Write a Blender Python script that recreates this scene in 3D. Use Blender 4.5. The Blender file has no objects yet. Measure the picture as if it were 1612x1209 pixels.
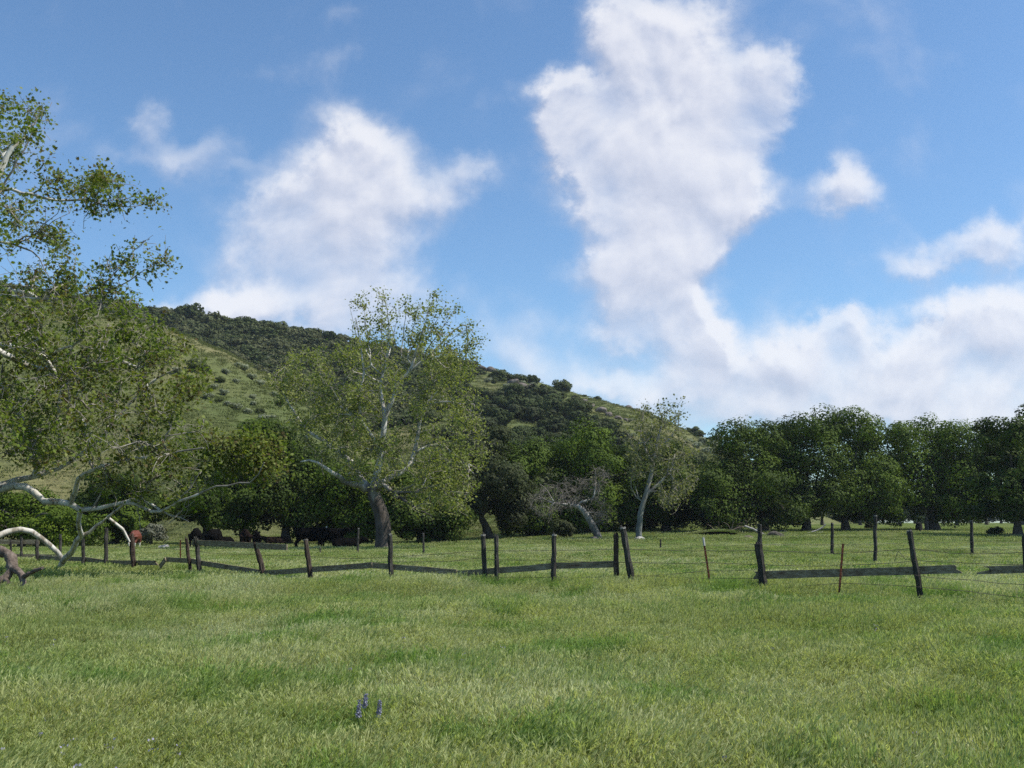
import bpy, bmesh, math, random
import numpy as np
from mathutils import Vector, Matrix

R = math.radians
SC = bpy.context.scene
COL = SC.collection
random.seed(7)

# ---------------------------------------------------------------- camera and mapping
F, CX, CY = 1567.0, 806.0, 604.5
PITCH = math.atan(217.5 / F)
CAMZ = 1.6
cp_, sp_ = math.cos(PITCH), math.sin(PITCH)


def ray(px, py):
    a, b = (px - CX) / F, (CY - py) / F
    return np.array([a, cp_ - b * sp_, sp_ + b * cp_])


def at(px, py, Y):
    r = ray(px, py)
    return np.array([0, 0, CAMZ]) + r * (Y / r[1])


def msize(px, Y):
    return px * Y / F


cam = bpy.data.cameras.new('camera')
cam.lens = 35.0
cam.sensor_width = 36.0
cam.clip_end = 9000
camo = bpy.data.objects.new('camera', cam)
camo.location = (0, 0, CAMZ)
camo.rotation_euler = (R(90) + PITCH, 0, 0)
COL.objects.link(camo)
SC.camera = camo

# ---------------------------------------------------------------- numpy noise
_rs = np.random.RandomState(5)
_T = _rs.rand(256, 256)


def vnoise(x, y):
    x = np.asarray(x, float); y = np.asarray(y, float)
    xi = np.floor(x).astype(int); yi = np.floor(y).astype(int)
    fx = x - xi; fy = y - yi
    fx = fx * fx * (3 - 2 * fx); fy = fy * fy * (3 - 2 * fy)
    a = _T[xi % 256, yi % 256]; b = _T[(xi + 1) % 256, yi % 256]
    c = _T[xi % 256, (yi + 1) % 256]; d = _T[(xi + 1) % 256, (yi + 1) % 256]
    return (a * (1 - fx) + b * fx) * (1 - fy) + (c * (1 - fx) + d * fx) * fy


def fbm(x, y, o=4):
    s, a, t = 0, 1.0, 0
    for k in range(o):
        s = s + a * (vnoise(x * 2 ** k + 17.3 * k, y * 2 ** k + 5.1 * k) - .5); t += a; a *= .5
    return s / t


def sstep(a, b, x):
    t = np.clip((np.asarray(x, float) - a) / (b - a), 0, 1)
    return t * t * (3 - 2 * t)


# ---------------------------------------------------------------- terrain functions
def ground_z(x, y):
    x = np.asarray(x, float); y = np.asarray(y, float)
    s = -0.005 + 0.0165 * sstep(-14, 14, x)
    z = s * np.clip(y - 40, 0, 75) + 0.004 * np.clip(y - 115, 0, 100)
    z = z + 0.16 * fbm(x * .12 + 40, y * .12 + 9, 3) * sstep(4, 12, y)
    return z


SKY_PX = [-900, -500, -200, -100, 0, 100, 200, 290, 360, 420, 500, 560, 650, 740, 800, 850, 900, 950, 1000, 1050, 1100, 1150, 1250, 1400, 1520, 1800]
SKY_PY = [330, 350, 400, 430, 457, 470, 484, 502, 508, 516, 530, 542, 561, 577, 592, 602, 614, 626, 641, 661, 684, 708, 750, 800, 823, 835]
RID_PX = [-900, 0, 400, 740, 1000, 1250, 1800]
RID_D = [360, 335, 320, 295, 285, 275, 270]
SPUR_PX = [-900, 0, 100, 200, 250, 290, 350, 420, 480, 550, 620, 700, 760, 1800]
SPUR_PY = [440, 470, 485, 506, 520, 537, 566, 606, 642, 692, 742, 800, 830, 900]


def elev(px, py):
    a, b = (px - CX) / F, (CY - py) / F
    return (sp_ + b * cp_) / (cp_ - b * sp_)


def hill_uv(px, d):
    """height of the hill at image column px (at horizon) and distance d"""
    e = elev(px, np.interp(px, SKY_PX, SKY_PY))
    Rd = np.interp(px, RID_PX, RID_D)
    Fd = 98 + 30 * sstep(980, 1250, px) + 5 * np.sin(px * .011)
    zr = CAMZ + e * Rd
    t = np.clip((d - Fd) / (Rd - Fd), -.4, 1)
    left = 1 - sstep(480, 760, px)
    pw = 1.15 + .5 * left
    z = zr * np.sign(t) * np.abs(t) ** pw
    over = np.clip((d - Rd) / 90.0, 0, 1.3)
    z = z - zr * .55 * over ** 1.6 - np.clip(d - Rd, 0, 200) * .03
    es = elev(px, np.interp(px, SPUR_PX, SPUR_PY))
    ds = 182.0 + (px - 300) * .01
    zs = CAMZ + es * ds
    ts = np.clip((d - Fd) / (ds - Fd), -.3, 1)
    spur = zs * np.sin(np.clip(ts, -.3, 1) * 1.45) / math.sin(1.45)
    spur = np.where(d > ds, zs - ((d - ds) / 30.0) ** 2 * 9 - (d - ds) * .12, spur)
    k = 2.0
    m = np.maximum(z, spur)
    z = m + k * np.log1p(np.exp(-np.abs(z - spur) / k)) * .5
    return z


def hill_z(x, y):
    x = np.asarray(x, float); y = np.asarray(y, float)
    px = CX + F * x / np.maximum(y, 1)
    z = hill_uv(px, y)
    amp = sstep(100, 150, y) * sstep(2, 14, z) * (1 - sstep(1080, 1200, px))
    z = z - 5 * sstep(1130, 1330, px) + amp * (3.2 * fbm(x * .045 + 3, y * .045, 4) + 1.1 * fbm(x * .2, y * .2 + 8, 3))
    return z - .25


def terr_z(x, y):
    y = np.asarray(y, float)
    return np.where(y > 84, np.maximum(ground_z(x, y), hill_z(x, y)), ground_z(x, y))


def hill_hit(px, py, near=92, far=345):
    r = ray(px, py)
    d = np.arange(near, far, .5)
    x = r[0] / r[1] * d; z = CAMZ + r[2] / r[1] * d
    h = hill_z(x, d)
    below = np.where(h >= z)[0]
    i = below[0] if len(below) else int(np.argmin(z - h))
    return np.array([x[i], d[i], h[i]])


def ground_pt(px, Y):
    x = (px - CX) / F * Y / cp_ * (cp_ * cp_) / cp_
    x = (px - CX) / F * Y * (1 / 1.0)
    return np.array([x, Y, float(ground_z(x, Y))])


# ---------------------------------------------------------------- node helpers
def nn(nt, typ, **kw):
    n = nt.nodes.new(typ)
    for k, v in kw.items():
        setattr(n, k, v)
    return n


def ramp(nt, stops, interp='LINEAR'):
    n = nt.nodes.new('ShaderNodeValToRGB')
    cr = n.color_ramp
    cr.interpolation = interp
    while len(cr.elements) < len(stops):
        cr.elements.new(.5)
    for e, (p, c) in zip(cr.elements, stops):
        e.position = p
        e.color = (*c, 1)
    return n


def mixc(nt, a, b, fac, blend='MIX'):
    n = nt.nodes.new('ShaderNodeMix')
    n.data_type = 'RGBA'; n.blend_type = blend
    for v, i in ((fac, 0), (a, 6), (b, 7)):
        if hasattr(v, 'type') and hasattr(v, 'links'):
            nt.links.new(v, n.inputs[i])
        else:
            n.inputs[i].default_value = v if i == 0 else (*v, 1)
    return n.outputs[2]


def noise(nt, vec, scale, detail=4, rough=.55, dist=0):
    n = nt.nodes.new('ShaderNodeTexNoise')
    n.inputs['Scale'].default_value = scale
    n.inputs['Detail'].default_value = detail
    n.inputs['Roughness'].default_value = rough
    n.inputs['Distortion'].default_value = dist
    if vec is not None:
        nt.links.new(vec, n.inputs['Vector'])
    return n.outputs['Fac']


def new_mat(name):
    m = bpy.data.materials.new(name)
    m.use_nodes = True
    nt = m.node_tree
    nt.nodes.clear()
    out = nt.nodes.new('ShaderNodeOutputMaterial')
    return m, nt, out


def mat_leaf(name, cols, alt, alt_scale=.6, transl=.32, rough=.6, spec=.07):
    m, nt, out = new_mat(name)
    g = nn(nt, 'ShaderNodeNewGeometry')
    rp = ramp(nt, [(i / max(1, len(cols) - 1), c) for i, c in enumerate(cols)])
    nt.links.new(g.outputs['Random Per Island'], rp.inputs[0])
    nz = noise(nt, g.outputs['Position'], alt_scale, 2)
    st = nn(nt, 'ShaderNodeMapRange')
    st.inputs[1].default_value = .42; st.inputs[2].default_value = .62
    nt.links.new(nz, st.inputs[0])
    st.inputs[4].default_value = .75
    c = mixc(nt, rp.outputs[0], alt, st.outputs[0])
    p = nn(nt, 'ShaderNodeBsdfPrincipled')
    p.inputs['Roughness'].default_value = rough
    p.inputs['Specular IOR Level'].default_value = spec
    nt.links.new(c, p.inputs['Base Color'])
    t = nn(nt, 'ShaderNodeBsdfTranslucent')
    c2 = mixc(nt, c, (1.25, 1.3, .55), 1.0, 'MULTIPLY')
    nt.links.new(c2, t.inputs['Color'])
    mx = nn(nt, 'ShaderNodeMixShader')
    mx.inputs[0].default_value = transl
    nt.links.new(p.outputs[0], mx.inputs[1]); nt.links.new(t.outputs[0], mx.inputs[2])
    nt.links.new(mx.outputs[0], out.inputs[0])
    return m


def mat_surf(name, stops, scale=6, detail=5, rough=.85, stretch=None, bump=.3, bscale=None, spec=.2, coords='Object', second=None):
    m, nt, out = new_mat(name)
    if coords == 'Object':
        v = nn(nt, 'ShaderNodeTexCoord').outputs['Object']
    else:
        v = nn(nt, 'ShaderNodeNewGeometry').outputs['Position']
    if stretch:
        mp = nn(nt, 'ShaderNodeMapping')
        mp.inputs['Scale'].default_value = stretch
        nt.links.new(v, mp.inputs[0]); v = mp.outputs[0]
    nz = noise(nt, v, scale, detail, .62)
    rp = ramp(nt, stops)
    nt.links.new(nz, rp.inputs[0])
    c = rp.outputs[0]
    if second:
        col, sc2, lo, hi = second
        n2 = noise(nt, v, sc2, 3)
        mr = nn(nt, 'ShaderNodeMapRange'); mr.inputs[1].default_value = lo; mr.inputs[2].default_value = hi
        nt.links.new(n2, mr.inputs[0])
        c = mixc(nt, c, col, mr.outputs[0])
    p = nn(nt, 'ShaderNodeBsdfPrincipled')
    p.inputs['Roughness'].default_value = rough
    p.inputs['Specular IOR Level'].default_value = spec
    nt.links.new(c, p.inputs['Base Color'])
    if bump:
        b = nn(nt, 'ShaderNodeBump'); b.inputs['Strength'].default_value = bump
        b.inputs['Distance'].default_value = .05
        nb = noise(nt, v, bscale or scale * 2.5, 4)
        nt.links.new(nb, b.inputs['Height']); nt.links.new(b.outputs[0], p.inputs['Normal'])
    nt.links.new(p.outputs[0], out.inputs[0])
    return m


M = {}
M['oak_leaf'] = mat_leaf('oak_leaf', [(.022, .036, .007), (.033, .053, .009), (.050, .076, .012)], (.088, .130, .016), .30, .16)
M['oak_leaf_bright'] = mat_leaf('oak_leaf_bright', [(.036, .060, .008), (.055, .088, .011), (.080, .12, .014)], (.118, .172, .018), .30, .2)
M['oak_leaf_grey'] = mat_leaf('oak_leaf_grey', [(.034, .040, .018), (.050, .058, .026), (.066, .076, .034)], (.055, .072, .025), .4, .2)
M['hill_leaf'] = mat_leaf('hill_leaf', [(.050, .066, .022), (.070, .090, .028), (.095, .118, .038)], (.085, .095, .040), .09, .22)
M['hill_leaf_dark'] = mat_leaf('hill_leaf_dark', [(.036, .050, .018), (.052, .070, .023), (.070, .092, .029)], (.060, .076, .027), .09, .2)
M['chaparral_leaf'] = mat_leaf('chaparral_leaf', [(.055, .066, .028), (.080, .094, .038), (.12, .132, .058)], (.105, .108, .052), .05, .2)
M['sage_leaf'] = mat_leaf('sage_leaf', [(.20, .22, .14), (.26, .28, .185), (.33, .35, .24)], (.22, .235, .155), .2, .25)
M['syc_leaf'] = mat_leaf('sycamore_leaf', [(.12, .132, .040), (.175, .195, .052), (.24, .265, .080), (.35, .365, .16)], (.17, .215, .050), .5, .42)
M['syc_leaf_near'] = mat_leaf('sycamore_leaf_near', [(.12, .082, .040), (.11, .112, .032), (.135, .16, .034), (.16, .20, .036), (.28, .30, .11)], (.115, .18, .022), .7, .42)
M['syc_leaf_pale'] = mat_leaf('sycamore_leaf_pale', [(.12, .13, .055), (.165, .175, .075), (.25, .255, .14)], (.13, .15, .05), .5, .38)
M['dead_twig'] = mat_surf('dead_twig', [(.3, (.13, .112, .092)), (.7, (.26, .235, .20))], 8, bump=0)
M['syc_bark'] = mat_surf('sycamore_bark', [(.34, (.24, .215, .17)), (.47, (.48, .45, .39)), (.62, (.60, .58, .53))], 2.6, 5, .75, (1, 1, .45), .35, 9,
                         second=((.20, .17, .13), 4.5, .56, .66))


def mat_bole(name, z0, z1, low_a, low_b, pale=1.0):
    """dark fissured bark near the ground, smooth mottled pale bark higher up"""
    m, nt, out = new_mat(name)
    v = nn(nt, 'ShaderNodeTexCoord').outputs['Object']
    mp = nn(nt, 'ShaderNodeMapping'); mp.inputs['Scale'].default_value = (1, 1, .4); nt.links.new(v, mp.inputs[0])
    n1 = noise(nt, mp.outputs[0], 3.0, 6, .62)
    hi = ramp(nt, [(.36, (.20 * pale, .18 * pale, .145 * pale)), (.48, (.40 * pale, .375 * pale, .33 * pale)), (.62, (.60 * pale, .58 * pale, .53 * pale))]); nt.links.new(n1, hi.inputs[0])
    lo = ramp(nt, [(.34, low_a), (.66, low_b)]); nt.links.new(n1, lo.inputs[0])
    sx = nn(nt, 'ShaderNodeSeparateXYZ'); nt.links.new(v, sx.inputs[0])
    n2 = noise(nt, mp.outputs[0], 1.6, 5, .6)
    a = nn(nt, 'ShaderNodeMath', operation='MULTIPLY_ADD'); nt.links.new(n2, a.inputs[0]); a.inputs[1].default_value = (z1 - z0) * 1.6; nt.links.new(sx.outputs[2], a.inputs[2])
    mr = nn(nt, 'ShaderNodeMapRange'); off = (z1 - z0) * .8
    mr.inputs[1].default_value = z0 + off; mr.inputs[2].default_value = z1 + off; nt.links.new(a.outputs[0], mr.inputs[0])
    c = mixc(nt, lo.outputs[0], hi.outputs[0], mr.outputs[0])
    p = nn(nt, 'ShaderNodeBsdfPrincipled'); p.inputs['Roughness'].default_value = .85; p.inputs['Specular IOR Level'].default_value = .2
    nt.links.new(c, p.inputs['Base Color'])
    bp = nn(nt, 'ShaderNodeBump'); bp.inputs['Strength'].default_value = .6; bp.inputs['Distance'].default_value = .06
    nb = noise(nt, mp.outputs[0], 8, 5, .65); nt.links.new(nb, bp.inputs['Height']); nt.links.new(bp.outputs[0], p.inputs['Normal'])
    nt.links.new(p.outputs[0], out.inputs[0])
    return m


M['bole_big'] = mat_bole('old_sycamore_bole', 3.0, 4.6, (.045, .038, .032), (.12, .10, .085))
M['bole_slim'] = mat_bole('slim_sycamore_bole', 1.0, 7.0, (.10, .105, .092), (.22, .23, .21), .66)
M['bole_bare'] = mat_bole('bare_sycamore_bole', .8, 3.0, (.09, .08, .068), (.24, .225, .20), .9)
M['twig'] = mat_surf('sycamore_twig', [(.3, (.15, .13, .105)), (.7, (.36, .33, .28))], 3, bump=0)
M['oak_bark'] = mat_surf('oak_bark', [(.3, (.045, .038, .030)), (.7, (.12, .105, .085))], 4, 6, .9, (1.5, 1.5, .4), .8, 9)
M['wood_grey'] = mat_surf('weathered_wood', [(.3, (.018, .016, .013)), (.5, (.045, .041, .035)), (.72, (.105, .10, .088))], 3.0, 8, .85, (9, 9, .8), .7, 6,
                          second=((.03, .028, .018), 2.0, .55, .7))
M['board_grey'] = mat_surf('weathered_board', [(.32, (.115, .092, .058)), (.5, (.23, .195, .128)), (.70, (.38, .335, .24))], 2.2, 8, .85, (.7, 7, 11), .7, 5,
                           second=((.10, .06, .04), 1.1, .58, .72))
M['wood_brown'] = mat_surf('brown_wood', [(.3, (.020, .015, .011)), (.5, (.052, .035, .025)), (.72, (.125, .10, .08))], 3.0, 8, .85, (9, 9, .8), .7, 6)
M['wood_tip'] = mat_surf('lichen_wood', [(.3, (.11, .105, .09)), (.7, (.27, .26, .23))], 9, 6, .9, None, .5)
M['rust'] = mat_surf('rusty_steel', [(.3, (.075, .025, .014)), (.7, (.19, .062, .03))], 14, 5, .8, None, .3)
M['wire'] = mat_surf('rusty_wire', [(.3, (.05, .04, .034)), (.7, (.11, .09, .075))], 9, 2, .7, None, 0)
M['pale_metal'] = mat_surf('pale_metal', [(.3, (.35, .33, .30)), (.7, (.52, .5, .47))], 10, 3, .6, None, 0)
M['rock'] = mat_surf('hill_rock', [(.3, (.07, .058, .05)), (.55, (.15, .125, .105)), (.75, (.26, .235, .20))], .9, 6, .9, None, .8, 3)
M['log'] = mat_surf('bleached_log', [(.3, (.17, .155, .135)), (.7, (.46, .435, .40))], 3, 6, .85, (3, 3, 1), .5)
M['log_brown'] = mat_surf('brown_log', [(.3, (.07, .052, .04)), (.55, (.15, .115, .09)), (.75, (.26, .215, .18))], 4, 6, .85, (2, 2, 2), .6)
M['black_hide'] = mat_surf('black_hide', [(.3, (.003, .0028, .0028)), (.7, (.006, .0055, .005))], 5, 3, .95, None, 0, spec=.02)
M['brown_black_hide'] = mat_surf('brown_black_hide', [(.3, (.012, .008, .0065)), (.7, (.020, .013, .010))], 5, 3, .95, None, 0, spec=.02)
M['lupine'] = mat_leaf('lupine_petal', [(.15, .15, .25), (.22, .22, .34), (.55, .55, .60)], (.19, .18, .30), 8, .3)
M['lupine_leaf'] = mat_leaf('lupine_leaf', [(.06, .11, .03), (.09, .15, .045)], (.08, .13, .04), 5, .3)
M['flower_speck'] = mat_leaf('small_petal', [(.20, .19, .33), (.34, .32, .46), (.5, .46, .55)], (.27, .24, .38), 3, .3)
M['white'] = mat_surf('white_hair', [(.3, (.5, .48, .45)), (.7, (.65, .63, .6))], 6, 2, .8, None, 0)


def mat_red_hide():
    m, nt, out = new_mat('red_white_hide')
    v = nn(nt, 'ShaderNodeTexCoord').outputs['Object']
    sx = nn(nt, 'ShaderNodeSeparateXYZ'); nt.links.new(v, sx.inputs[0])
    nz = noise(nt, v, 4, 3)
    a = nn(nt, 'ShaderNodeMath', operation='MULTIPLY_ADD')
    nt.links.new(nz, a.inputs[0]); a.inputs[1].default_value = .5
    nt.links.new(sx.outputs['Z'], a.inputs[2])
    lt = nn(nt, 'ShaderNodeMapRange'); lt.inputs[1].default_value = .72; lt.inputs[2].default_value = .68
    nt.links.new(a.outputs[0], lt.inputs[0])
    c = mixc(nt, (.12, .028, .011), (.55, .55, .48), lt.outputs[0])
    p = nn(nt, 'ShaderNodeBsdfPrincipled'); p.inputs['Roughness'].default_value = .65
    nt.links.new(c, p.inputs['Base Color']); nt.links.new(p.outputs[0], out.inputs[0])
    return m


M['red_hide'] = mat_red_hide()


def field_colour(nt, pos, a, b, c, d):
    """meadow colour from world position: broad patches and streaks"""
    mp = nn(nt, 'ShaderNodeMapping'); mp.inputs['Scale'].default_value = (.8, 1.0, .3)
    nt.links.new(pos, mp.inputs[0])
    n1 = noise(nt, mp.outputs[0], .16, 4, .6, .6)
    n2 = noise(nt, mp.outputs[0], .75, 4, .6, .4)
    r1 = ramp(nt, [(.36, a), (.5, b), (.64, c)])
    nt.links.new(n1, r1.inputs[0])
    mr = nn(nt, 'ShaderNodeMapRange'); mr.inputs[1].default_value = .50; mr.inputs[2].default_value = .62
    nt.links.new(n2, mr.inputs[0])
    return mixc(nt, r1.outputs[0], d, mr.outputs[0])


def mat_blade(name, a, b, c, d, jitter, transl, straw=None):
    m, nt, out = new_mat(name)
    g = nn(nt, 'ShaderNodeNewGeometry')
    col = field_colour(nt, g.outputs['Position'], a, b, c, d)
    rp = ramp(nt, [(0, (1 - jitter,) * 3), (.7, (1 + jitter * .4,) * 3), (1, straw or (1 + jitter, 1 + jitter, 1 + jitter * .6))])
    nt.links.new(g.outputs['Random Per Island'], rp.inputs[0])
    col = mixc(nt, col, rp.outputs[0], 1.0, 'MULTIPLY')
    p = nn(nt, 'ShaderNodeBsdfPrincipled'); p.inputs['Roughness'].default_value = .5
    p.inputs['Specular IOR Level'].default_value = .08
    nt.links.new(col, p.inputs['Base Color'])
    t = nn(nt, 'ShaderNodeBsdfTranslucent')
    c2 = mixc(nt, col, (1.2, 1.25, .6), 1.0, 'MULTIPLY'); nt.links.new(c2, t.inputs['Color'])
    mx = nn(nt, 'ShaderNodeMixShader'); mx.inputs[0].default_value = transl
    nt.links.new(p.outputs[0], mx.inputs[1]); nt.links.new(t.outputs[0], mx.inputs[2])
    nt.links.new(mx.outputs[0], out.inputs[0])
    return m


M['blade'] = mat_blade('grass_blade', (.078, .128, .008), (.115, .146, .018), (.172, .190, .052), (.050, .128, .007), .26, .50, (1.5, 1.4, 1.45))
M['seed'] = mat_blade('grass_seed_head', (.31, .36, .13), (.385, .41, .18), (.50, .515, .31), (.20, .30, .08), .22, .45)
M['far_blade'] = mat_blade('far_grass_blade', (.145, .175, .058), (.19, .205, .085), (.245, .25, .125), (.115, .165, .04), .25, .4)


def mat_ground():
    m, nt, out = new_mat('meadow_ground')
    g = nn(nt, 'ShaderNodeNewGeometry')
    col = field_colour(nt, g.outputs['Position'], (.085, .12, .018), (.115, .14, .03), (.16, .172, .06), (.07, .125, .015))
    n3 = noise(nt, g.outputs['Position'], 9, 5, .7)
    r = ramp(nt, [(.3, (.6, .6, .55)), (.7, (1.25, 1.25, 1.2))]); nt.links.new(n3, r.inputs[0])
    col = mixc(nt, col, r.outputs[0], 1.0, 'MULTIPLY')
    p = nn(nt, 'ShaderNodeBsdfPrincipled'); p.inputs['Roughness'].default_value = .95
    p.inputs['Specular IOR Level'].default_value = .1
    nt.links.new(col, p.inputs['Base Color'])
    b = nn(nt, 'ShaderNodeBump'); b.inputs['Strength'].default_value = .8; b.inputs['Distance'].default_value = .1
    nt.links.new(n3, b.inputs['Height']); nt.links.new(b.outputs[0], p.inputs['Normal'])
    nt.links.new(p.outputs[0], out.inputs[0])
    return m


def mat_hill():
    m, nt, out = new_mat('hill_grass')
    g = nn(nt, 'ShaderNodeNewGeometry')
    pos = g.outputs['Position']
    n1 = noise(nt, pos, .035, 5, .6, .5)
    r1 = ramp(nt, [(.35, (.095, .118, .040)), (.5, (.122, .136, .050)), (.66, (.18, .168, .078))])
    nt.links.new(n1, r1.inputs[0])
    mp = nn(nt, 'ShaderNodeMapping'); mp.inputs['Scale'].default_value = (.6, .6, 2.2)
    nt.links.new(pos, mp.inputs[0])
    n2 = noise(nt, mp.outputs[0], .35, 6, .65, .3)
    mr = nn(nt, 'ShaderNodeMapRange'); mr.inputs[1].default_value = .55; mr.inputs[2].default_value = .68
    nt.links.new(n2, mr.inputs[0]); mr.inputs[4].default_value = .7
    c = mixc(nt, r1.outputs[0], (.10, .11, .055), mr.outputs[0])
    n3 = noise(nt, pos, 1.3, 5, .7)
    r3 = ramp(nt, [(.3, (.68, .68, .66)), (.7, (1.22, 1.22, 1.2))]); nt.links.new(n3, r3.inputs[0])
    c = mixc(nt, c, r3.outputs[0], 1.0, 'MULTIPLY')
    p = nn(nt, 'ShaderNodeBsdfPrincipled'); p.inputs['Roughness'].default_value = .95
    p.inputs['Specular IOR Level'].default_value = .1
    nt.links.new(c, p.inputs['Base Color'])
    b = nn(nt, 'ShaderNodeBump'); b.inputs['Strength'].default_value = .9; b.inputs['Distance'].default_value = .5
    nt.links.new(n3, b.inputs['Height']); nt.links.new(b.outputs[0], p.inputs['Normal'])
    nt.links.new(p.outputs[0], out.inputs[0])
    return m


M['ground'] = mat_ground()
M['hill'] = mat_hill()


# ---------------------------------------------------------------- mesh helpers
class MB:
    def __init__(s):
        s.v = []; s.n = 0; s.loops = []; s.tot = []; s.mi = []

    def add(s, verts, faces, mi=0):
        """faces: int array (m,k) or list of lists"""
        verts = np.asarray(verts, float).reshape(-1, 3)
        if isinstance(faces, np.ndarray):
            s.loops.append((faces + s.n).ravel()); s.tot.append(np.full(len(faces), faces.shape[1]))
            s.mi.append(np.full(len(faces), mi))
        else:
            for f in faces:
                s.loops.append(np.array(f) + s.n); s.tot.append(np.array([len(f)])); s.mi.append(np.array([mi]))
        s.v.append(verts); s.n += len(verts)

    def mesh(s, name, mats, smooth=False):
        me = bpy.data.meshes.new(name)
        v = np.concatenate(s.v); l = np.concatenate(s.loops).astype(np.int32); t = np.concatenate(s.tot).astype(np.int32)
        me.vertices.add(len(v)); me.vertices.foreach_set('co', v.ravel().astype(np.float32))
        me.loops.add(len(l)); me.loops.foreach_set('vertex_index', l)
        me.polygons.add(len(t))
        st = np.concatenate([[0], np.cumsum(t)[:-1]]).astype(np.int32)
        me.polygons.foreach_set('loop_start', st)
        mats = mats if isinstance(mats, (list, tuple)) else [mats]
        for m in mats:
            me.materials.append(m)
        me.polygons.foreach_set('material_index', np.concatenate(s.mi).astype(np.int32))
        me.polygons.foreach_set('use_smooth', np.full(len(t), smooth))
        me.update(calc_edges=True); me.validate()
        return me

    def obj(s, name, mats, parent=None, smooth=False, loc=None):
        me = s.mesh(name, mats, smooth)
        if loc is not None:
            me.transform(Matrix.Translation(-Vector(loc)))
        return link(name, me, parent, loc if parent is None else None)


def link(name, data, parent=None, loc=None):
    o = bpy.data.objects.new(name, data)
    COL.objects.link(o)
    if parent is not None:
        o.parent = parent
    if loc is not None:
        o.location = loc
    return o


def tag(o, label=None, cat=None, group=None, kind=None):
    if label: o['label'] = label
    if cat: o['category'] = cat
    if group: o['group'] = group
    if kind: o['kind'] = kind
    return o


def thing(name, loc, label, cat, group=None, rz=0):
    o = bpy.data.objects.new(name, None)
    o.empty_display_size = .2
    COL.objects.link(o)
    o.location = [float(c) for c in loc]
    o.rotation_euler = (0, 0, rz)
    return tag(o, label, cat, group)


def tube(mb, pts, rad, k=6, mi=0, cap=True, squash=None, rough=0, rng=None):
    """swept ring tube along pts with radii rad"""
    pts = np.asarray(pts, float); n = len(pts)
    rad = np.broadcast_to(np.asarray(rad, float), (n,))
    tg = np.gradient(pts, axis=0)
    tg /= np.linalg.norm(tg, axis=1)[:, None] + 1e-9
    ref = np.array([0, 0, 1.0]) if abs(tg[0][2]) < .9 else np.array([1.0, 0, 0])
    u = np.cross(ref, tg[0]); u /= np.linalg.norm(u)
    U = np.empty_like(pts)
    for i in range(n):
        u = u - tg[i] * np.dot(u, tg[i]); u /= np.linalg.norm(u) + 1e-9
        U[i] = u
    W = np.cross(tg, U)
    a = np.arange(k) * 2 * math.pi / k
    ru = rad[:, None] * np.ones(k)
    if rough and rng is not None:
        ru = ru * (1 + rough * (rng.rand(n, k) - .5) * 2)
    sq = squash or (1, 1)
    v = pts[:, None, :] + ru[:, :, None] * (np.cos(a)[None, :, None] * U[:, None, :] * sq[0] + np.sin(a)[None, :, None] * W[:, None, :] * sq[1])
    i = np.arange(n - 1)[:, None] * k; j = np.arange(k)[None, :]; j2 = (j + 1) % k
    f = np.stack([i + j, i + j2, i + k + j2, i + k + j], -1).reshape(-1, 4)
    mb.add(v.reshape(-1, 3), f, mi)
    if cap and k > 3:
        mb.add(v[0][::-1], [list(range(k))], mi); mb.add(v[-1], [list(range(k))], mi)


def catmull(P, m):
    P = np.asarray(P, float)
    if len(P) < 3:
        t = np.linspace(0, 1, m)[:, None]
        return P[0] * (1 - t) + P[-1] * t
    Q = np.vstack([2 * P[0] - P[1], P, 2 * P[-1] - P[-2]])
    seg = np.linalg.norm(np.diff(P, axis=0), axis=1); cs = np.concatenate([[0], np.cumsum(seg)])
    s = np.linspace(0, cs[-1], m)
    out = []
    for x in s:
        i = min(np.searchsorted(cs, x, 'right') - 1, len(P) - 2)
        t = (x - cs[i]) / (seg[i] + 1e-9)
        p0, p1, p2, p3 = Q[i], Q[i + 1], Q[i + 2], Q[i + 3]
        out.append(.5 * (2 * p1 + (p2 - p0) * t + (2 * p0 - 5 * p1 + 4 * p2 - p3) * t * t + (3 * p1 - p0 - 3 * p2 + p3) * t ** 3))
    return np.array(out)


# leaf templates: (x, y, z) with y along the leaf
RHOMB = np.array([(0, 0, 0), (.36, .45, .06), (0, 1, -.05), (-.36, .45, .06)])
BROAD = np.array([(-.22, 0, 0), (.25, .05, .05), (.46, .5, .0), (.1, 1, -.1), (-.42, .6, .04)])
STAR = np.array([(0, -.05, 0), (.30, .02, .03), (.56, .26, -.06), (.30, .38, .02), (.48, .74, -.06), (.17, .60, .03), (0, 1.02, -.08),
                 (-.17, .60, .03), (-.48, .74, -.06), (-.30, .38, .02), (-.56, .26, -.06), (-.30, .02, .03)])


def unit(a):
    return a / (np.linalg.norm(a, axis=-1, keepdims=True) + 1e-9)


def leaves(mb, C, N, S, tpl, rng, hang=0.0, mi=0):
    n = len(C)
    N = unit(N)
    t = rng.normal(size=(n, 3)); t[:, 2] -= hang
    t = unit(t - N * (t * N).sum(1, keepdims=True))
    b = np.cross(N, t)
    k = len(tpl)
    S = np.broadcast_to(np.asarray(S, float), (n,))
    v = C[:, None, :] + S[:, None, None] * (tpl[None, :, 0:1] * b[:, None, :] + (tpl[None, :, 1:2] - .4) * t[:, None, :] + tpl[None, :, 2:3] * N[:, None, :])
    f = (np.arange(n)[:, None] * k + np.arange(k)[None, :])
    mb.add(v.reshape(-1, 3), f, mi)


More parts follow.
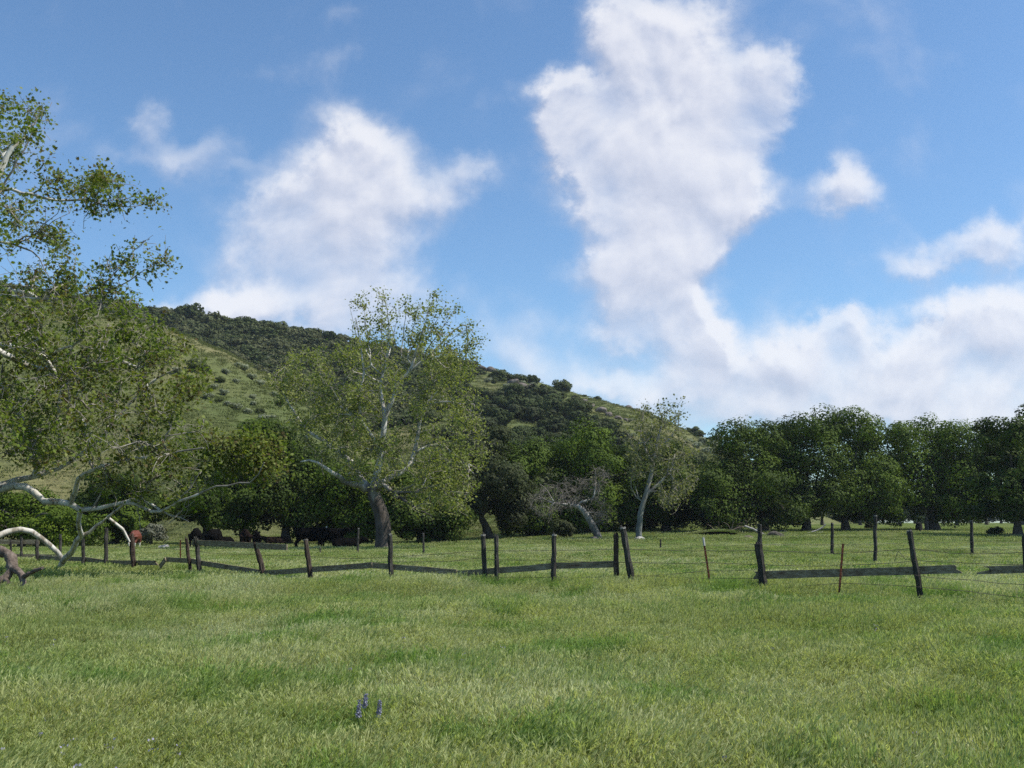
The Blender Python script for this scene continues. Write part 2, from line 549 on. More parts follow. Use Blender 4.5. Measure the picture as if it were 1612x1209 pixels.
# ---------------------------------------------------------------- branch growing
def grow(limbs, attr, seed, step=.4, jit=.10, sag=.05, rt=.008, pw=.46, twigs=2, twl=.45):
    rng = np.random.RandomState(seed)
    cap = 60000
    P = np.zeros((cap, 3)); par = np.full(cap, -1); rmin = np.zeros(cap); isl = np.zeros(cap, bool)
    n = 0
    for pts, r0, r1 in limbs:
        pts = np.asarray(pts, float)
        L = np.linalg.norm(np.diff(pts, axis=0), axis=1).sum()
        m = max(3, int(L / step) + 1)
        q = catmull(pts, m)
        rr = np.linspace(r0, r1, m)
        s0 = 0
        prev = -1
        if n:
            d = ((P[:n] - q[0]) ** 2).sum(1); prev = int(np.argmin(d))
            if d[prev] < (step * 1.2) ** 2:
                s0 = 1
        wob = jit * .35 * step
        for i in range(s0, m):
            P[n] = q[i] + (rng.normal(size=3) * wob if 0 < i < m - 1 else 0)
            par[n] = prev; rmin[n] = rr[i]; isl[n] = True
            prev = n; n += 1
    nl = n
    attr = np.asarray(attr, float)
    if len(attr):
        d0 = np.array([((P[:nl] - a) ** 2).sum(1).min() for a in attr])
        order = np.argsort(d0)
        for ai in order:
            a = attr[ai]
            d = np.sqrt(((P[:n] - a) ** 2).sum(1))
            j = int(np.argmin(d)); dist = d[j]
            if dist < .12:
                continue
            # start a little upstream for smoother forks
            g = j
            for _ in range(min(3, int(dist / step))):
                if par[g] >= 0: g = par[g]
            p0 = P[g]; pj = par[g]
            dir0 = unit((p0 - P[pj])[None])[0] if pj >= 0 else unit((a - p0)[None])[0]
            L = np.linalg.norm(a - p0)
            m = max(2, int(L / step) + 1)
            c1 = p0 + dir0 * L * .35 + rng.normal(size=3) * L * .10
            t = np.linspace(0, 1, m + 1)[1:, None]
            q = (1 - t) ** 2 * p0 + 2 * t * (1 - t) * c1 + t * t * a
            q[:, 2] -= sag * L * np.sin(np.pi * t[:, 0])
            q[:-1] += rng.normal(size=(m - 1, 3)) * jit * step
            prev = g
            for i in range(m):
                P[n] = q[i]; par[n] = prev; prev = n; n += 1
        # short side twigs
        base = n
        for j in range(nl, base):
            for _ in range(twigs):
                if rng.rand() < .55:
                    v = rng.normal(size=3); v[2] -= .1
                    v = unit(v[None])[0] * twl * (.5 + rng.rand())
                    P[n] = P[j] + v * .5 + rng.normal(size=3) * .05; par[n] = j; n += 1
                    P[n] = P[j] + v; par[n] = n - 1; n += 1
    P = P[:n]; par = par[:n]; rmin = rmin[:n]; isl = isl[:n]
    cnt = np.zeros(n)
    has = np.zeros(n, bool); has[par[par >= 0]] = True
    cnt[~has] = 1
    for i in range(n - 1, -1, -1):
        if par[i] >= 0: cnt[par[i]] += cnt[i]
    rad = rt * np.maximum(cnt, 1) ** pw
    # limbs keep their drawn radius
    rad = np.where(isl, rmin, rad)
    for i in range(n):          # children never thicker than parents
        if par[i] >= 0 and not isl[i]: rad[i] = min(rad[i], rad[par[i]] * .85)
    return P, par, rad, cnt, isl


def branch_mesh(mb, P, par, rad, cnt, mask=None):
    n = len(P)
    kids = [[] for _ in range(n)]
    for i in range(n):
        if par[i] >= 0: kids[par[i]].append(i)
    starts = [i for i in range(n) if par[i] < 0]
    stack = [(s, None) for s in starts]
    while stack:
        s, p = stack.pop()
        ch = [p] if p is not None else []
        i = s
        while True:
            ch.append(i)
            ks = kids[i]
            if not ks: break
            best = max(ks, key=lambda q: (rad[q], cnt[q]))
            for q in ks:
                if q != best: stack.append((q, i))
            i = best
        if len(ch) < 2: continue
        if mask is not None:
            ok = [q for q in range(len(ch)) if mask[ch[q]]]
            if not ok: continue
            a_, b_ = ok[0], ok[-1]
            ch = ch[max(0, a_ - 1):b_ + 1]
            if len(ch) < 2: continue
            if a_ > 0 and p is not None and a_ > 1: p = None
        r = rad[ch].copy()
        if p is not None: r[0] = min(r[0], r[1] * 1.15)
        rm = r.max()
        k = 12 if rm > .2 else 8 if rm > .07 else 5 if rm > .02 else 3
        tube(mb, P[ch], r, k, 0, cap=k > 3)


def in_poly(pts, poly):
    poly = np.asarray(poly, float); x, y = pts[:, 0], pts[:, 1]
    ins = np.zeros(len(pts), bool); j = len(poly) - 1
    for i in range(len(poly)):
        xi, yi = poly[i]; xj, yj = poly[j]
        c = ((yi > y) != (yj > y)) & (x < (xj - xi) * (y - yi) / (yj - yi + 1e-9) + xi)
        ins ^= c; j = i
    return ins


def sample_poly(poly, n, rng):
    poly = np.asarray(poly, float); lo, hi = poly.min(0), poly.max(0)
    out = np.zeros((0, 2))
    while len(out) < n:
        p = lo + rng.rand(n * 3, 2) * (hi - lo)
        out = np.vstack([out, p[in_poly(p, poly)]])
    return out[:n]


def leaf_cloud(P, par, cnt, isl, n, spread, rng, maxcnt=8):
    idx = np.where((~isl) & (cnt <= maxcnt) & (par >= 0))[0]
    wt = rng.lognormal(0, .8, len(idx)); j = rng.choice(idx, size=n, p=wt / wt.sum())
    t = rng.rand(n, 1)
    return P[j] * t + P[par[j]] * (1 - t) + rng.normal(size=(n, 3)) * spread


# ---------------------------------------------------------------- sky
SUN_EL, SUN_AZ = 54.0, 97.0          # azimuth measured clockwise from +Y (the view direction)
sd = Vector((math.sin(R(SUN_AZ)) * math.cos(R(SUN_EL)), math.cos(R(SUN_AZ)) * math.cos(R(SUN_EL)), math.sin(R(SUN_EL))))


def build_world():
    w = bpy.data.worlds.new('World'); SC.world = w
    w.use_nodes = True
    nt = w.node_tree; nt.nodes.clear()
    out = nn(nt, 'ShaderNodeOutputWorld')
    sky = nn(nt, 'ShaderNodeTexSky', sky_type='NISHITA', sun_disc=False)
    sky.sun_elevation = R(SUN_EL); sky.sun_rotation = R(SUN_AZ)
    sky.altitude = 200; sky.air_density = 1.0; sky.dust_density = .6; sky.ozone_density = 1.6
    bg = nn(nt, 'ShaderNodeBackground'); bg.inputs[1].default_value = .123
    tint = mixc(nt, sky.outputs[0], (.76, .97, 1.10), 1.0, 'MULTIPLY')
    nt.links.new(tint, bg.inputs[0])
    # cloud layout: gnomonic coordinates about the north horizon (+Y)
    tc = nn(nt, 'ShaderNodeTexCoord')
    sep = nn(nt, 'ShaderNodeSeparateXYZ'); nt.links.new(tc.outputs['Generated'], sep.inputs[0])
    ym = nn(nt, 'ShaderNodeMath', operation='MAXIMUM'); nt.links.new(sep.outputs[1], ym.inputs[0]); ym.inputs[1].default_value = .05
    comb = nn(nt, 'ShaderNodeCombineXYZ')
    for i in (0, 2):
        d = nn(nt, 'ShaderNodeMath', operation='DIVIDE')
        nt.links.new(sep.outputs[i], d.inputs[0]); nt.links.new(ym.outputs[0], d.inputs[1])
        nt.links.new(d.outputs[0], comb.inputs[0 if i == 0 else 1])
    uv = comb.outputs[0]

    blobs = [  # px, py, rx, ry, weight
        (960, 10, 40, 44, 1.08), (1000, 50, 53, 48, 1.35), (1075, 55, 53, 44, 1.15), (1125, 15, 44, 26, 0.54), (1160, 100, 48, 35, 0.81), (1212, 120, 32, 40, 1.01), (1215, 185, 40, 40, 1.08),
        (1010, 130, 66, 48, 1.49), (895, 150, 33, 28, 1.35), (890, 205, 40, 40, 1.22), (950, 195, 53, 48, 1.35), (1060, 170, 79, 53, 1.49), (1140, 200, 53, 44, 1.22),
        (935, 255, 44, 33, 1.22), (1030, 260, 79, 53, 1.62), (1120, 270, 66, 44, 1.49), (1165, 310, 40, 35, 1.22), (960, 310, 44, 40, 1.08), (1050, 340, 79, 44, 1.49), (1110, 360, 53, 35, 1.22),
        (965, 405, 44, 30, 1.08), (1020, 410, 57, 35, 1.08), (900, 440, 40, 23, 0.47), (1035, 470, 53, 35, 1.35), (1000, 510, 62, 35, 1.22), (1080, 500, 40, 40, 1.22), (1100, 540, 40, 31, 1.08),
        (560, 215, 50, 30, .62), (600, 245, 55, 42, .7), (525, 260, 45, 38, .55), (455, 310, 40, 24, .4), (400, 335, 45, 28, .5), (540, 310, 90, 50, .75), (630, 300, 55, 45, .5), (742, 275, 34, 34, .7),
        (690, 310, 40, 26, .3), (420, 380, 70, 40, .6), (540, 380, 90, 45, .6), (480, 440, 90, 40, .6), (620, 450, 70, 40, .6), (365, 475, 45, 24, .75), (450, 490, 100, 32, .75), (600, 510, 140, 36, .5),
        (245, 195, 28, 28, .55), (275, 240, 55, 30, .55), (200, 255, 60, 18, .28), (340, 225, 40, 20, .25), (300, 272, 80, 20, .2), (545, 15, 45, 28, .4), (545, 98, 45, 22, .38), (450, 130, 30, 16, .25),
        (385, 270, 35, 25, .4), (130, 330, 80, 22, .28), (1340, 275, 36, 34, .85), (1300, 300, 50, 22, .6), (1355, 315, 40, 24, .6), (1490, 405, 60, 24, .75), (1545, 385, 45, 28, .7), (1590, 385, 45, 40, .85), (1430, 425, 50, 14, .45), (1570, 350, 20, 20, .4),
        (1320, 190, 40, 20, .25), (1290, 525, 60, 30, 1.0), (1335, 510, 34, 22, .85), (1240, 562, 40, 26, .75), (1400, 572, 100, 34, .9), (1490, 508, 52, 30, .95), (1570, 495, 60, 38, 1.0), (1640, 510, 60, 50, 1.0), (1540, 570, 120, 45, 1),
        (1125, 545, 28, 26, .9), (1135, 600, 45, 22, .7), (1060, 590, 110, 30, .75), (870, 565, 80, 26, .30), (790, 560, 70, 30, .3), (960, 605, 120, 22, .6), (1350, 622, 170, 42, 1), (1550, 640, 200, 50, 1), (1130, 655, 130, 36, .8), (850, 500, 60, 26, .3), (255, 480, 40, 14, .7),
    ]
    grp = bpy.data.node_groups.new('cloud_density', 'ShaderNodeTree')
    grp.interface.new_socket('Vector', in_out='INPUT', socket_type='NodeSocketVector')
    grp.interface.new_socket('Density', in_out='OUTPUT', socket_type='NodeSocketFloat')
    gi = grp.nodes.new('NodeGroupInput'); go = grp.nodes.new('NodeGroupOutput')
    # warp
    wn = nn(grp, 'ShaderNodeTexNoise'); wn.inputs['Scale'].default_value = 14; wn.inputs['Detail'].default_value = 8
    wn.inputs['Roughness'].default_value = .6
    grp.links.new(gi.outputs[0], wn.inputs['Vector'])
    sub = nn(grp, 'ShaderNodeVectorMath', operation='SUBTRACT'); sub.inputs[1].default_value = (.5, .5, .5)
    grp.links.new(wn.outputs['Color'], sub.inputs[0])
    ma = nn(grp, 'ShaderNodeVectorMath', operation='MULTIPLY_ADD'); ma.inputs[1].default_value = (.085, .085, 0)
    grp.links.new(sub.outputs[0], ma.inputs[0]); grp.links.new(gi.outputs[0], ma.inputs[2])
    acc = None
    for px, py, rx, ry, wt in blobs:
        r = ray(px, py); cu, cv = r[0] / r[1], r[2] / r[1]
        iu, iv = F / rx / 1.25, F / ry / 1.25
        a = nn(grp, 'ShaderNodeVectorMath', operation='MULTIPLY_ADD')
        a.inputs[1].default_value = (iu, iv, 0); a.inputs[2].default_value = (-cu * iu, -cv * iv, 0)
        grp.links.new(ma.outputs[0], a.inputs[0])
        dt = nn(grp, 'ShaderNodeVectorMath', operation='DOT_PRODUCT')
        grp.links.new(a.outputs[0], dt.inputs[0]); grp.links.new(a.outputs[0], dt.inputs[1])
        pw = nn(grp, 'ShaderNodeMath', operation='POWER'); pw.inputs[0].default_value = .3679
        grp.links.new(dt.outputs['Value'], pw.inputs[1])
        m2 = nn(grp, 'ShaderNodeMath', operation='MULTIPLY_ADD'); m2.inputs[1].default_value = wt
        grp.links.new(pw.outputs[0], m2.inputs[0])
        if acc is None: m2.inputs[2].default_value = 0
        else: grp.links.new(acc, m2.inputs[2])
        acc = m2.outputs[0]
    # soft limit then fractal erosion
    lim = nn(grp, 'ShaderNodeMath', operation='SMOOTH_MIN'); lim.inputs[1].default_value = 1.15; lim.inputs[2].default_value = .5
    grp.links.new(acc, lim.inputs[0])
    n1 = noise(grp, gi.outputs[0], 8.5, 9, .52, .2)
    n1m = nn(grp, 'ShaderNodeMath', operation='MULTIPLY_ADD'); n1m.inputs[1].default_value = 1.95; n1m.inputs[2].default_value = -.975
    grp.links.new(n1, n1m.inputs[0])
    ad = nn(grp, 'ShaderNodeMath', operation='ADD')
    grp.links.new(lim.outputs[0], ad.inputs[0]); grp.links.new(n1m.outputs[0], ad.inputs[1])
    grp.links.new(ad.outputs[0], go.inputs[0])

    def dens(vec):
        g = nn(nt, 'ShaderNodeGroup'); g.node_tree = grp
        nt.links.new(vec, g.inputs[0]); return g.outputs[0]

    d0 = dens(uv)
    off = nn(nt, 'ShaderNodeVectorMath', operation='ADD'); off.inputs[1].default_value = (.006, .017, 0)
    nt.links.new(uv, off.inputs[0])
    d1 = dens(off.outputs[0])
    al = nn(nt, 'ShaderNodeMapRange', interpolation_type='SMOOTHSTEP')
    al.inputs[1].default_value = .02; al.inputs[2].default_value = 1.30
    nt.links.new(d0, al.inputs[0])
    df = nn(nt, 'ShaderNodeMath', operation='SUBTRACT'); nt.links.new(d0, df.inputs[0]); nt.links.new(d1, df.inputs[1])
    sh = nn(nt, 'ShaderNodeMapRange', interpolation_type='SMOOTHSTEP')
    sh.inputs[1].default_value = -.42; sh.inputs[2].default_value = .40
    nt.links.new(df.outputs[0], sh.inputs[0])
    cr = ramp(nt, [(0, (.44, .475, .585)), (.40, (.585, .605, .69)), (.70, (.68, .69, .75)), (1, (.77, .77, .80))])  # paints sunward cloud sides lighter and far sides darker, shading put into the colour
    nt.links.new(sh.outputs[0], cr.inputs[0])
    cb = nn(nt, 'ShaderNodeBackground'); nt.links.new(cr.outputs[0], cb.inputs[0]); cb.inputs[1].default_value = 1.0
    # only the northern half carries the modelled clouds
    fr = nn(nt, 'ShaderNodeMapRange', interpolation_type='SMOOTHSTEP'); fr.inputs[1].default_value = .05; fr.inputs[2].default_value = .3
    nt.links.new(sep.outputs[1], fr.inputs[0])
    am = nn(nt, 'ShaderNodeMath', operation='MULTIPLY'); nt.links.new(al.outputs[0], am.inputs[0]); nt.links.new(fr.outputs[0], am.inputs[1])
    a9 = nn(nt, 'ShaderNodeMath', operation='MULTIPLY'); nt.links.new(am.outputs[0], a9.inputs[0]); a9.inputs[1].default_value = .88
    mx = nn(nt, 'ShaderNodeMixShader')
    nt.links.new(a9.outputs[0], mx.inputs[0]); nt.links.new(bg.outputs[0], mx.inputs[1]); nt.links.new(cb.outputs[0], mx.inputs[2])
    nt.links.new(mx.outputs[0], out.inputs[0])
    w.cycles.sampling_method = 'MANUAL'; w.cycles.sample_map_resolution = 512


build_world()
sun = bpy.data.lights.new('sun', 'SUN'); sun.energy = 4.9; sun.angle = R(.55); sun.color = (1, .95, .87)
suno = link('sun', sun, loc=(60, 20, 90))
suno.rotation_euler = sd.to_track_quat('Z', 'Y').to_euler()

# ---------------------------------------------------------------- ground and hills
def build_ground():
    def axis(a, b, fine, n):
        t = np.linspace(-1, 1, n)
        return t
    ys = np.concatenate([[-420, -250, -100, -40, -15], np.arange(-5, 60, .6), np.arange(60, 130, 2), [140, 155, 175, 200, 240, 300, 400, 520, 640]])
    xs = np.concatenate([[-640, -500, -300, -200, -140], np.arange(-100, -40, 4), np.arange(-40, 40, .7), np.arange(40, 104, 4), [140, 200, 300, 500, 640]])
    X, Y = np.meshgrid(xs, ys)
    Z = ground_z(X, Y)
    mb = MB()
    nx, ny = len(xs), len(ys)
    i = np.arange(ny - 1)[:, None] * nx; j = np.arange(nx - 1)[None, :]
    f = np.stack([i + j, i + j + 1, i + nx + j + 1, i + nx + j], -1).reshape(-1, 4)
    mb.add(np.stack([X, Y, Z], -1).reshape(-1, 3), f)
    o = mb.obj('ground', M['ground'], smooth=True)
    tag(o, 'green spring meadow rolling gently toward the trees', 'ground', kind='structure')
    pxs = np.arange(-900, 1800, 9.0); ds = np.concatenate([np.arange(86, 350, 2.2), np.arange(350, 480, 10)])
    PX, D = np.meshgrid(pxs, ds)
    X = (PX - CX) / F * D
    Z = hill_z(X, D)
    mb = MB(); nx, ny = len(pxs), len(ds)
    i = np.arange(ny - 1)[:, None] * nx; j = np.arange(nx - 1)[None, :]
    f = np.stack([i + j, i + j + 1, i + nx + j + 1, i + nx + j], -1).reshape(-1, 4)
    mb.add(np.stack([X, D, Z], -1).reshape(-1, 3), f)
    o = mb.obj('hills', M['hill'], smooth=True)
    tag(o, 'grassy hillside with a scrub covered ridge sloping down to the right', 'hill', kind='structure')


build_ground()


# ---------------------------------------------------------------- instanced stuff (one object each)
def scatter(name, pts, rotz, scl, var, protos, label, cat, tilt=None):
    """one object: geometry nodes copy leaf tufts onto its points"""
    col = bpy.data.collections.new(name + '_sources')
    for i, p in enumerate(protos):
        p.name = '%s_source_%02d' % (name, i)      # the collection lists its members by name
        col.objects.link(p)
    me = bpy.data.meshes.new(name)
    me.vertices.add(len(pts)); me.vertices.foreach_set('co', np.asarray(pts, np.float32).ravel())
    a = me.attributes.new('rot', 'FLOAT_VECTOR', 'POINT')
    r = np.zeros((len(pts), 3), np.float32); r[:, 2] = rotz
    if tilt is not None: r[:, 0] = tilt[:, 0]; r[:, 1] = tilt[:, 1]
    a.data.foreach_set('vector', r.ravel())
    a = me.attributes.new('scl', 'FLOAT_VECTOR', 'POINT'); a.data.foreach_set('vector', np.asarray(scl, np.float32).ravel())
    a = me.attributes.new('variant', 'INT', 'POINT'); a.data.foreach_set('value', np.asarray(var, np.int32))
    o = link(name, me)
    ng = bpy.data.node_groups.new(name + '_nodes', 'GeometryNodeTree')
    ng.interface.new_socket('Geometry', in_out='INPUT', socket_type='NodeSocketGeometry')
    ng.interface.new_socket('Geometry', in_out='OUTPUT', socket_type='NodeSocketGeometry')
    gi = ng.nodes.new('NodeGroupInput'); go = ng.nodes.new('NodeGroupOutput')
    ip = ng.nodes.new('GeometryNodeInstanceOnPoints')
    ci = ng.nodes.new('GeometryNodeCollectionInfo')
    ci.inputs['Collection'].default_value = col
    ci.inputs['Separate Children'].default_value = True; ci.inputs['Reset Children'].default_value = True
    ip.inputs['Pick Instance'].default_value = True

    def na(n, t):
        q = ng.nodes.new('GeometryNodeInputNamedAttribute'); q.data_type = t; q.inputs['Name'].default_value = n
        return [s for s in q.outputs if s.enabled and s.name == 'Attribute'][0]
    ng.links.new(gi.outputs[0], ip.inputs['Points'])
    ng.links.new(ci.outputs[0], ip.inputs['Instance'])
    ng.links.new(na('variant', 'INT'), ip.inputs['Instance Index'])
    ng.links.new(na('rot', 'FLOAT_VECTOR'), ip.inputs['Rotation'])
    ng.links.new(na('scl', 'FLOAT_VECTOR'), ip.inputs['Scale'])
    ng.links.new(ip.outputs[0], go.inputs[0])
    md = o.modifiers.new('tufts', 'NODES'); md.node_group = ng
    tag(o, label, cat, kind='stuff')
    return o


def proto(mb, name, mats):
    return bpy.data.objects.new(name, mb.mesh(name, mats))


def tuft(seed, nb, ns, rad, h, w, lean, mats, name):
    rng = np.random.RandomState(seed)
    mb = MB()
    ld = np.array([math.cos(.35), math.sin(.35)])
    for k in range(nb + ns):
        seedh = k >= nb
        a = rng.rand() * 6.283; r = rad * math.sqrt(rng.rand())
        b = np.array([r * math.cos(a), r * math.sin(a), -.02])
        hh = h * (.60 + .45 * rng.rand()) * (1.32 if seedh else 1)
        da = rng.rand() * 6.283
        out = np.array([math.cos(da), math.sin(da)]) * (.13 * rng.rand() + .02) + ld * lean * (.6 + .8 * rng.rand())
        ww = w * (.6 + .8 * rng.rand()) * (.45 if seedh else 1)
        side = np.array([-math.sin(da), math.cos(da), 0])
        if rng.rand() < .5: side = np.array([math.cos(rng.rand() * 6.28), math.sin(rng.rand() * 6.28), 0])
        ts = np.array([0, .35, .7, 1.0])
        c = np.array([[b[0] + out[0] * hh * t ** 1.8, b[1] + out[1] * hh * t ** 1.8, b[2] + hh * (t - .18 * t ** 3 * (1 + lean))] for t in ts])
        wd = np.array([.8, 1, .65, .08]) * ww
        v = np.concatenate([np.stack([c[i] - side * wd[i], c[i] + side * wd[i]]) for i in range(4)])
        mb.add(v, np.array([[0, 1, 3, 2], [2, 3, 5, 4], [4, 5, 7, 6]]), 0)
        if seedh:       # drooping panicle of small spikelets
            tip = c[3]; prev = c[2]; dr = unit((tip - prev)[None])[0]
            n = 7
            for q in range(n):
                t = .45 + .6 * q / n
                c0 = prev + (tip - prev) * t + rng.normal(size=3) * .006 * (h / .35)
                dq = unit((dr + rng.normal(size=3) * .14)[None])[0]
                sd_ = unit(np.cross(dq, rng.normal(size=3))[None])[0]
                L_ = (.028 + .016 * rng.rand()) * (w / .0019) ** .5; W_ = L_ * .085
                mb.add(np.array([c0, c0 + dq * L_ * .5 + sd_ * W_, c0 + dq * L_, c0 + dq * L_ * .5 - sd_ * W_]), np.array([[0, 1, 2, 3]]), 1)
    return proto(mb, name, mats)


def build_grass():
    rng = np.random.RandomState(11)
    mats = [M['blade'], M['seed']]
    P = [tuft(1, 28, 5, .12, .27, .0021, .12, mats, 'tuft_short'), tuft(2, 26, 11, .12, .32, .0020, .20, mats, 'tuft_mid'),
         tuft(3, 20, 18, .13, .36, .0019, .30, mats, 'tuft_seedy'), tuft(4, 32, 2, .11, .32, .0025, .12, mats, 'tuft_lush'),
         tuft(5, 18, 20, .14, .35, .0019, .42, mats, 'tuft_windblown'), tuft(6, 24, 12, .13, .30, .0020, .25, mats, 'tuft_loose')]
    fm = [M['far_blade'], M['seed']]
    P += [tuft(7, 16, 6, .24, .30, .0075, .25, fm, 'far_tuft_a'), tuft(8, 14, 8, .26, .34, .0075, .35, fm, 'far_tuft_b'), tuft(9, 18, 4, .26, .26, .009, .2, fm, 'far_tuft_c')]
    P += [tuft(10, 16, 5, .5, .26, .018, .25, fm, 'field_tuft_a'), tuft(12, 18, 4, .55, .22, .02, .2, fm, 'field_tuft_b')]
    pts, sc, var = [], [], []
    for d0, d1, dens, lo, hi, s in ((3.5, 9, 340, 0, 6, 1.0), (9, 14, 230, 0, 6, 1.05), (14, 22, 140, 0, 6, 1.15), (22, 36, 40, 6, 9, .95), (36, 62, 20, 6, 9, .72), (62, 125, 5, 9, 11, .62)):
        n = int((.62 * (d1 ** 2 - d0 ** 2) + 9.0 * (d1 - d0)) * dens)
        d = np.sqrt(d0 ** 2 + rng.rand(int(n * 1.6)) * (d1 ** 2 - d0 ** 2))
        keep = rng.rand(len(d)) < (.62 * d + 4.5) / (d * (.62 + 4.5 / d0))
        d = d[keep][:n]; n = len(d)
        x = (rng.rand(n) * 2 - 1) * (.62 * d + 4.5)
        z = terr_z(x, d)
        pts.append(np.stack([x, d, z], -1))
        patch = vnoise(x * .5 + 7, d * .5) * .6 + vnoise(x * 1.7, d * 1.7 + 3) * .4
        seedy = vnoise(x * .28 + 31, d * .33 + 12)
        if hi == 6:
            v = np.where(seedy + (rng.rand(n) - .5) * .35 > np.interp(d, [5, 8, 11, 16], [.66, .58, .46, .42]), rng.choice([2, 4, 5, 1], n), rng.choice([0, 1, 3, 0, 5], n))
        else:
            v = rng.randint(lo, hi, n)
        var.append(v)
        k = s * (.62 + .75 * patch) * (.85 + .3 * rng.rand(n))
        sc.append(np.stack([k ** .6, k ** .6, k], -1))
    pts = np.concatenate(pts); sc = np.concatenate(sc); var = np.concatenate(var)
    rz = rng.normal(size=len(pts)) * 1.3
    scatter('grass', pts, rz, sc, var, P, 'pale green seeding meadow grass bending in the wind', 'grass')
    # tiny lilac flowers low in the grass
    mb = MB()
    leaves(mb, rng.normal(size=(9, 3)) * np.array([.012, .012, .018]) + np.array([0, 0, .25]), rng.normal(size=(9, 3)), .013, BROAD, rng)
    tube(mb, [(0, 0, 0), (.01, 0, .14), (0, .01, .27)], .0018, 3, 1)
    fl = proto(mb, 'flower_source', [M['flower_speck'], M['lupine_leaf']])
    n = 300
    d = 5.2 + 7.5 * rng.rand(n) ** 1.6; x = (rng.rand(n) * 2 - 1) * .58 * d
    keep = vnoise(x * .8, d * .8 + 20) > .42
    x, d = x[keep], d[keep]
    s = .8 + .5 * rng.rand(len(x))
    scatter('wildflowers', np.stack([x, d, ground_z(x, d)], -1), rng.rand(len(x)) * 6.28, np.stack([s, s, s], -1), np.zeros(len(x)), [fl],
            'tiny lilac wildflowers speckling the near grass', 'wildflowers')


build_grass()


# ---------------------------------------------------------------- oaks
def lobe_leaves(mb, lobes, n, size, rng, clump=.46, mi=0, fill=.16, tpl=BROAD):
    """leaf clumps spread over the shell of each lobe (c, (rx,ry,rz))"""
    area = np.array([(r[0] * r[2]) for c, r in lobes]); share = area / area.sum()
    C, N = [], []
    for (c, r), s in zip(lobes, share):
        c = np.asarray(c); r = np.asarray(r)
        m = max(30, int(n * s))
        k = max(8, int(15 * min(2.0, (r.mean() / 1.8))))
        dirs = unit(rng.normal(size=(k, 3)) + np.array([0, -.25, .18]))
        rad = (.60 + .42 * rng.rand(k, 1))
        cc = c + dirs * r * rad
        cr = r.mean() * clump * (.65 + .75 * rng.rand(k))
        w = cr ** 2; j = rng.choice(k, size=m, p=w / w.sum())
        q = unit(rng.normal(size=(m, 3)))
        flat = np.array([1.1, 1.1, .78])
        p = cc[j] + q * flat * cr[j][:, None] * (rng.rand(m, 1) ** .16)
        C.append(p); N.append(unit(q * .85 + dirs[j] * .50 + np.array([0, 0, .22]) + rng.normal(size=(m, 3)) * .28))
        f = int(m * fill)
        q = unit(rng.normal(size=(f, 3))); C.append(c + q * r * .62 * rng.rand(f, 1) ** .4); N.append(q + rng.normal(size=(f, 3)) * .5)
    C = np.concatenate(C); N = np.concatenate(N)
    leaves(mb, C, N, size * (.6 + .8 * rng.rand(len(C))), tpl, rng, .2, mi)


def oak(px, Y, lobes, label, group, leaf='oak_leaf', n=15000, size=.27, trunk_r=.4, lean=0, seed=0, name='oak_tree', cat='tree', skirt=0, skz=.3):
    rng = np.random.RandomState(100 + seed)
    base = np.array([(px - CX) / F * Y, Y, 0]); base[2] = terr_z(base[0], base[1])
    L = []
    for i, (lx, ly, r) in enumerate(lobes):
        dy = rng.uniform(-1, 1) * 2.6 + (-1.0 if ly > 750 else .5)
        c = at(lx, ly, Y + dy); rm = msize(r, Y)
        rm *= rng.uniform(.78, 1.06); L.append((c, np.array([rm * 1.02, rm * 1.15, rm * .90])))
    top = np.mean([c for c, r in L], 0)
    if skirt:
        xs = [c[0] for c, r in L]
        for i in range(skirt):
            x = min(xs) + (max(xs) - min(xs)) * (i + rng.uniform(.1, .9)) / skirt
            if abs(x - base[0]) < .7: x += 1.0
            rr = rng.uniform(1.15, 1.75) * (1 if Y < 150 else 1.5)
            L.append((np.array([x, Y + rng.uniform(-2.2, 1.5), base[2] + rr * rng.uniform(.75, 1.1) + skz]), np.array([rr * 1.1, rr * 1.1, rr * .95])))
    # some unseen lobes behind, for depth
    for c, r in list(L)[::2]:
        L.append((c + np.array([rng.uniform(-1, 1), rng.uniform(2.5, 4.5), rng.uniform(-.5, .5)]), r * .95))
    o = thing(name, base, label, cat, group)
    h = top[2] - base[2]
    fork = base + np.array([lean, 0, max(1.2, h * .38)])
    limbs = [([base - np.array([0, 0, .3]), base + (fork - base) * .5 + rng.normal(size=3) * .1, fork], trunk_r, trunk_r * .7),
             ([fork, (fork + top) / 2 + rng.normal(size=3) * .3, top], trunk_r * .6, .08)]
    for c, r in L[:len(lobes) + skirt]:
        mid = (fork + c) / 2 + np.array([0, 0, .3]) + rng.normal(size=3) * .3
        limbs.append(([fork, mid, c], trunk_r * .42, .05))
    P, par, rad, cnt, isl = grow(limbs, [], seed, step=.6)
    # root flare
    low = (P[:, 2] - base[2]) < .5
    rad = np.where(low, rad * 1.3, rad)
    mb = MB(); branch_mesh(mb, P - base, par, rad, cnt)
    mb.obj('trunk', M['oak_bark'], o, True)
    mb = MB(); lobe_leaves(mb, [(c - base, r) for c, r in L], int(n * 2.4), size * .66, rng)
    mb.obj('crown', M[leaf], o)
    return o


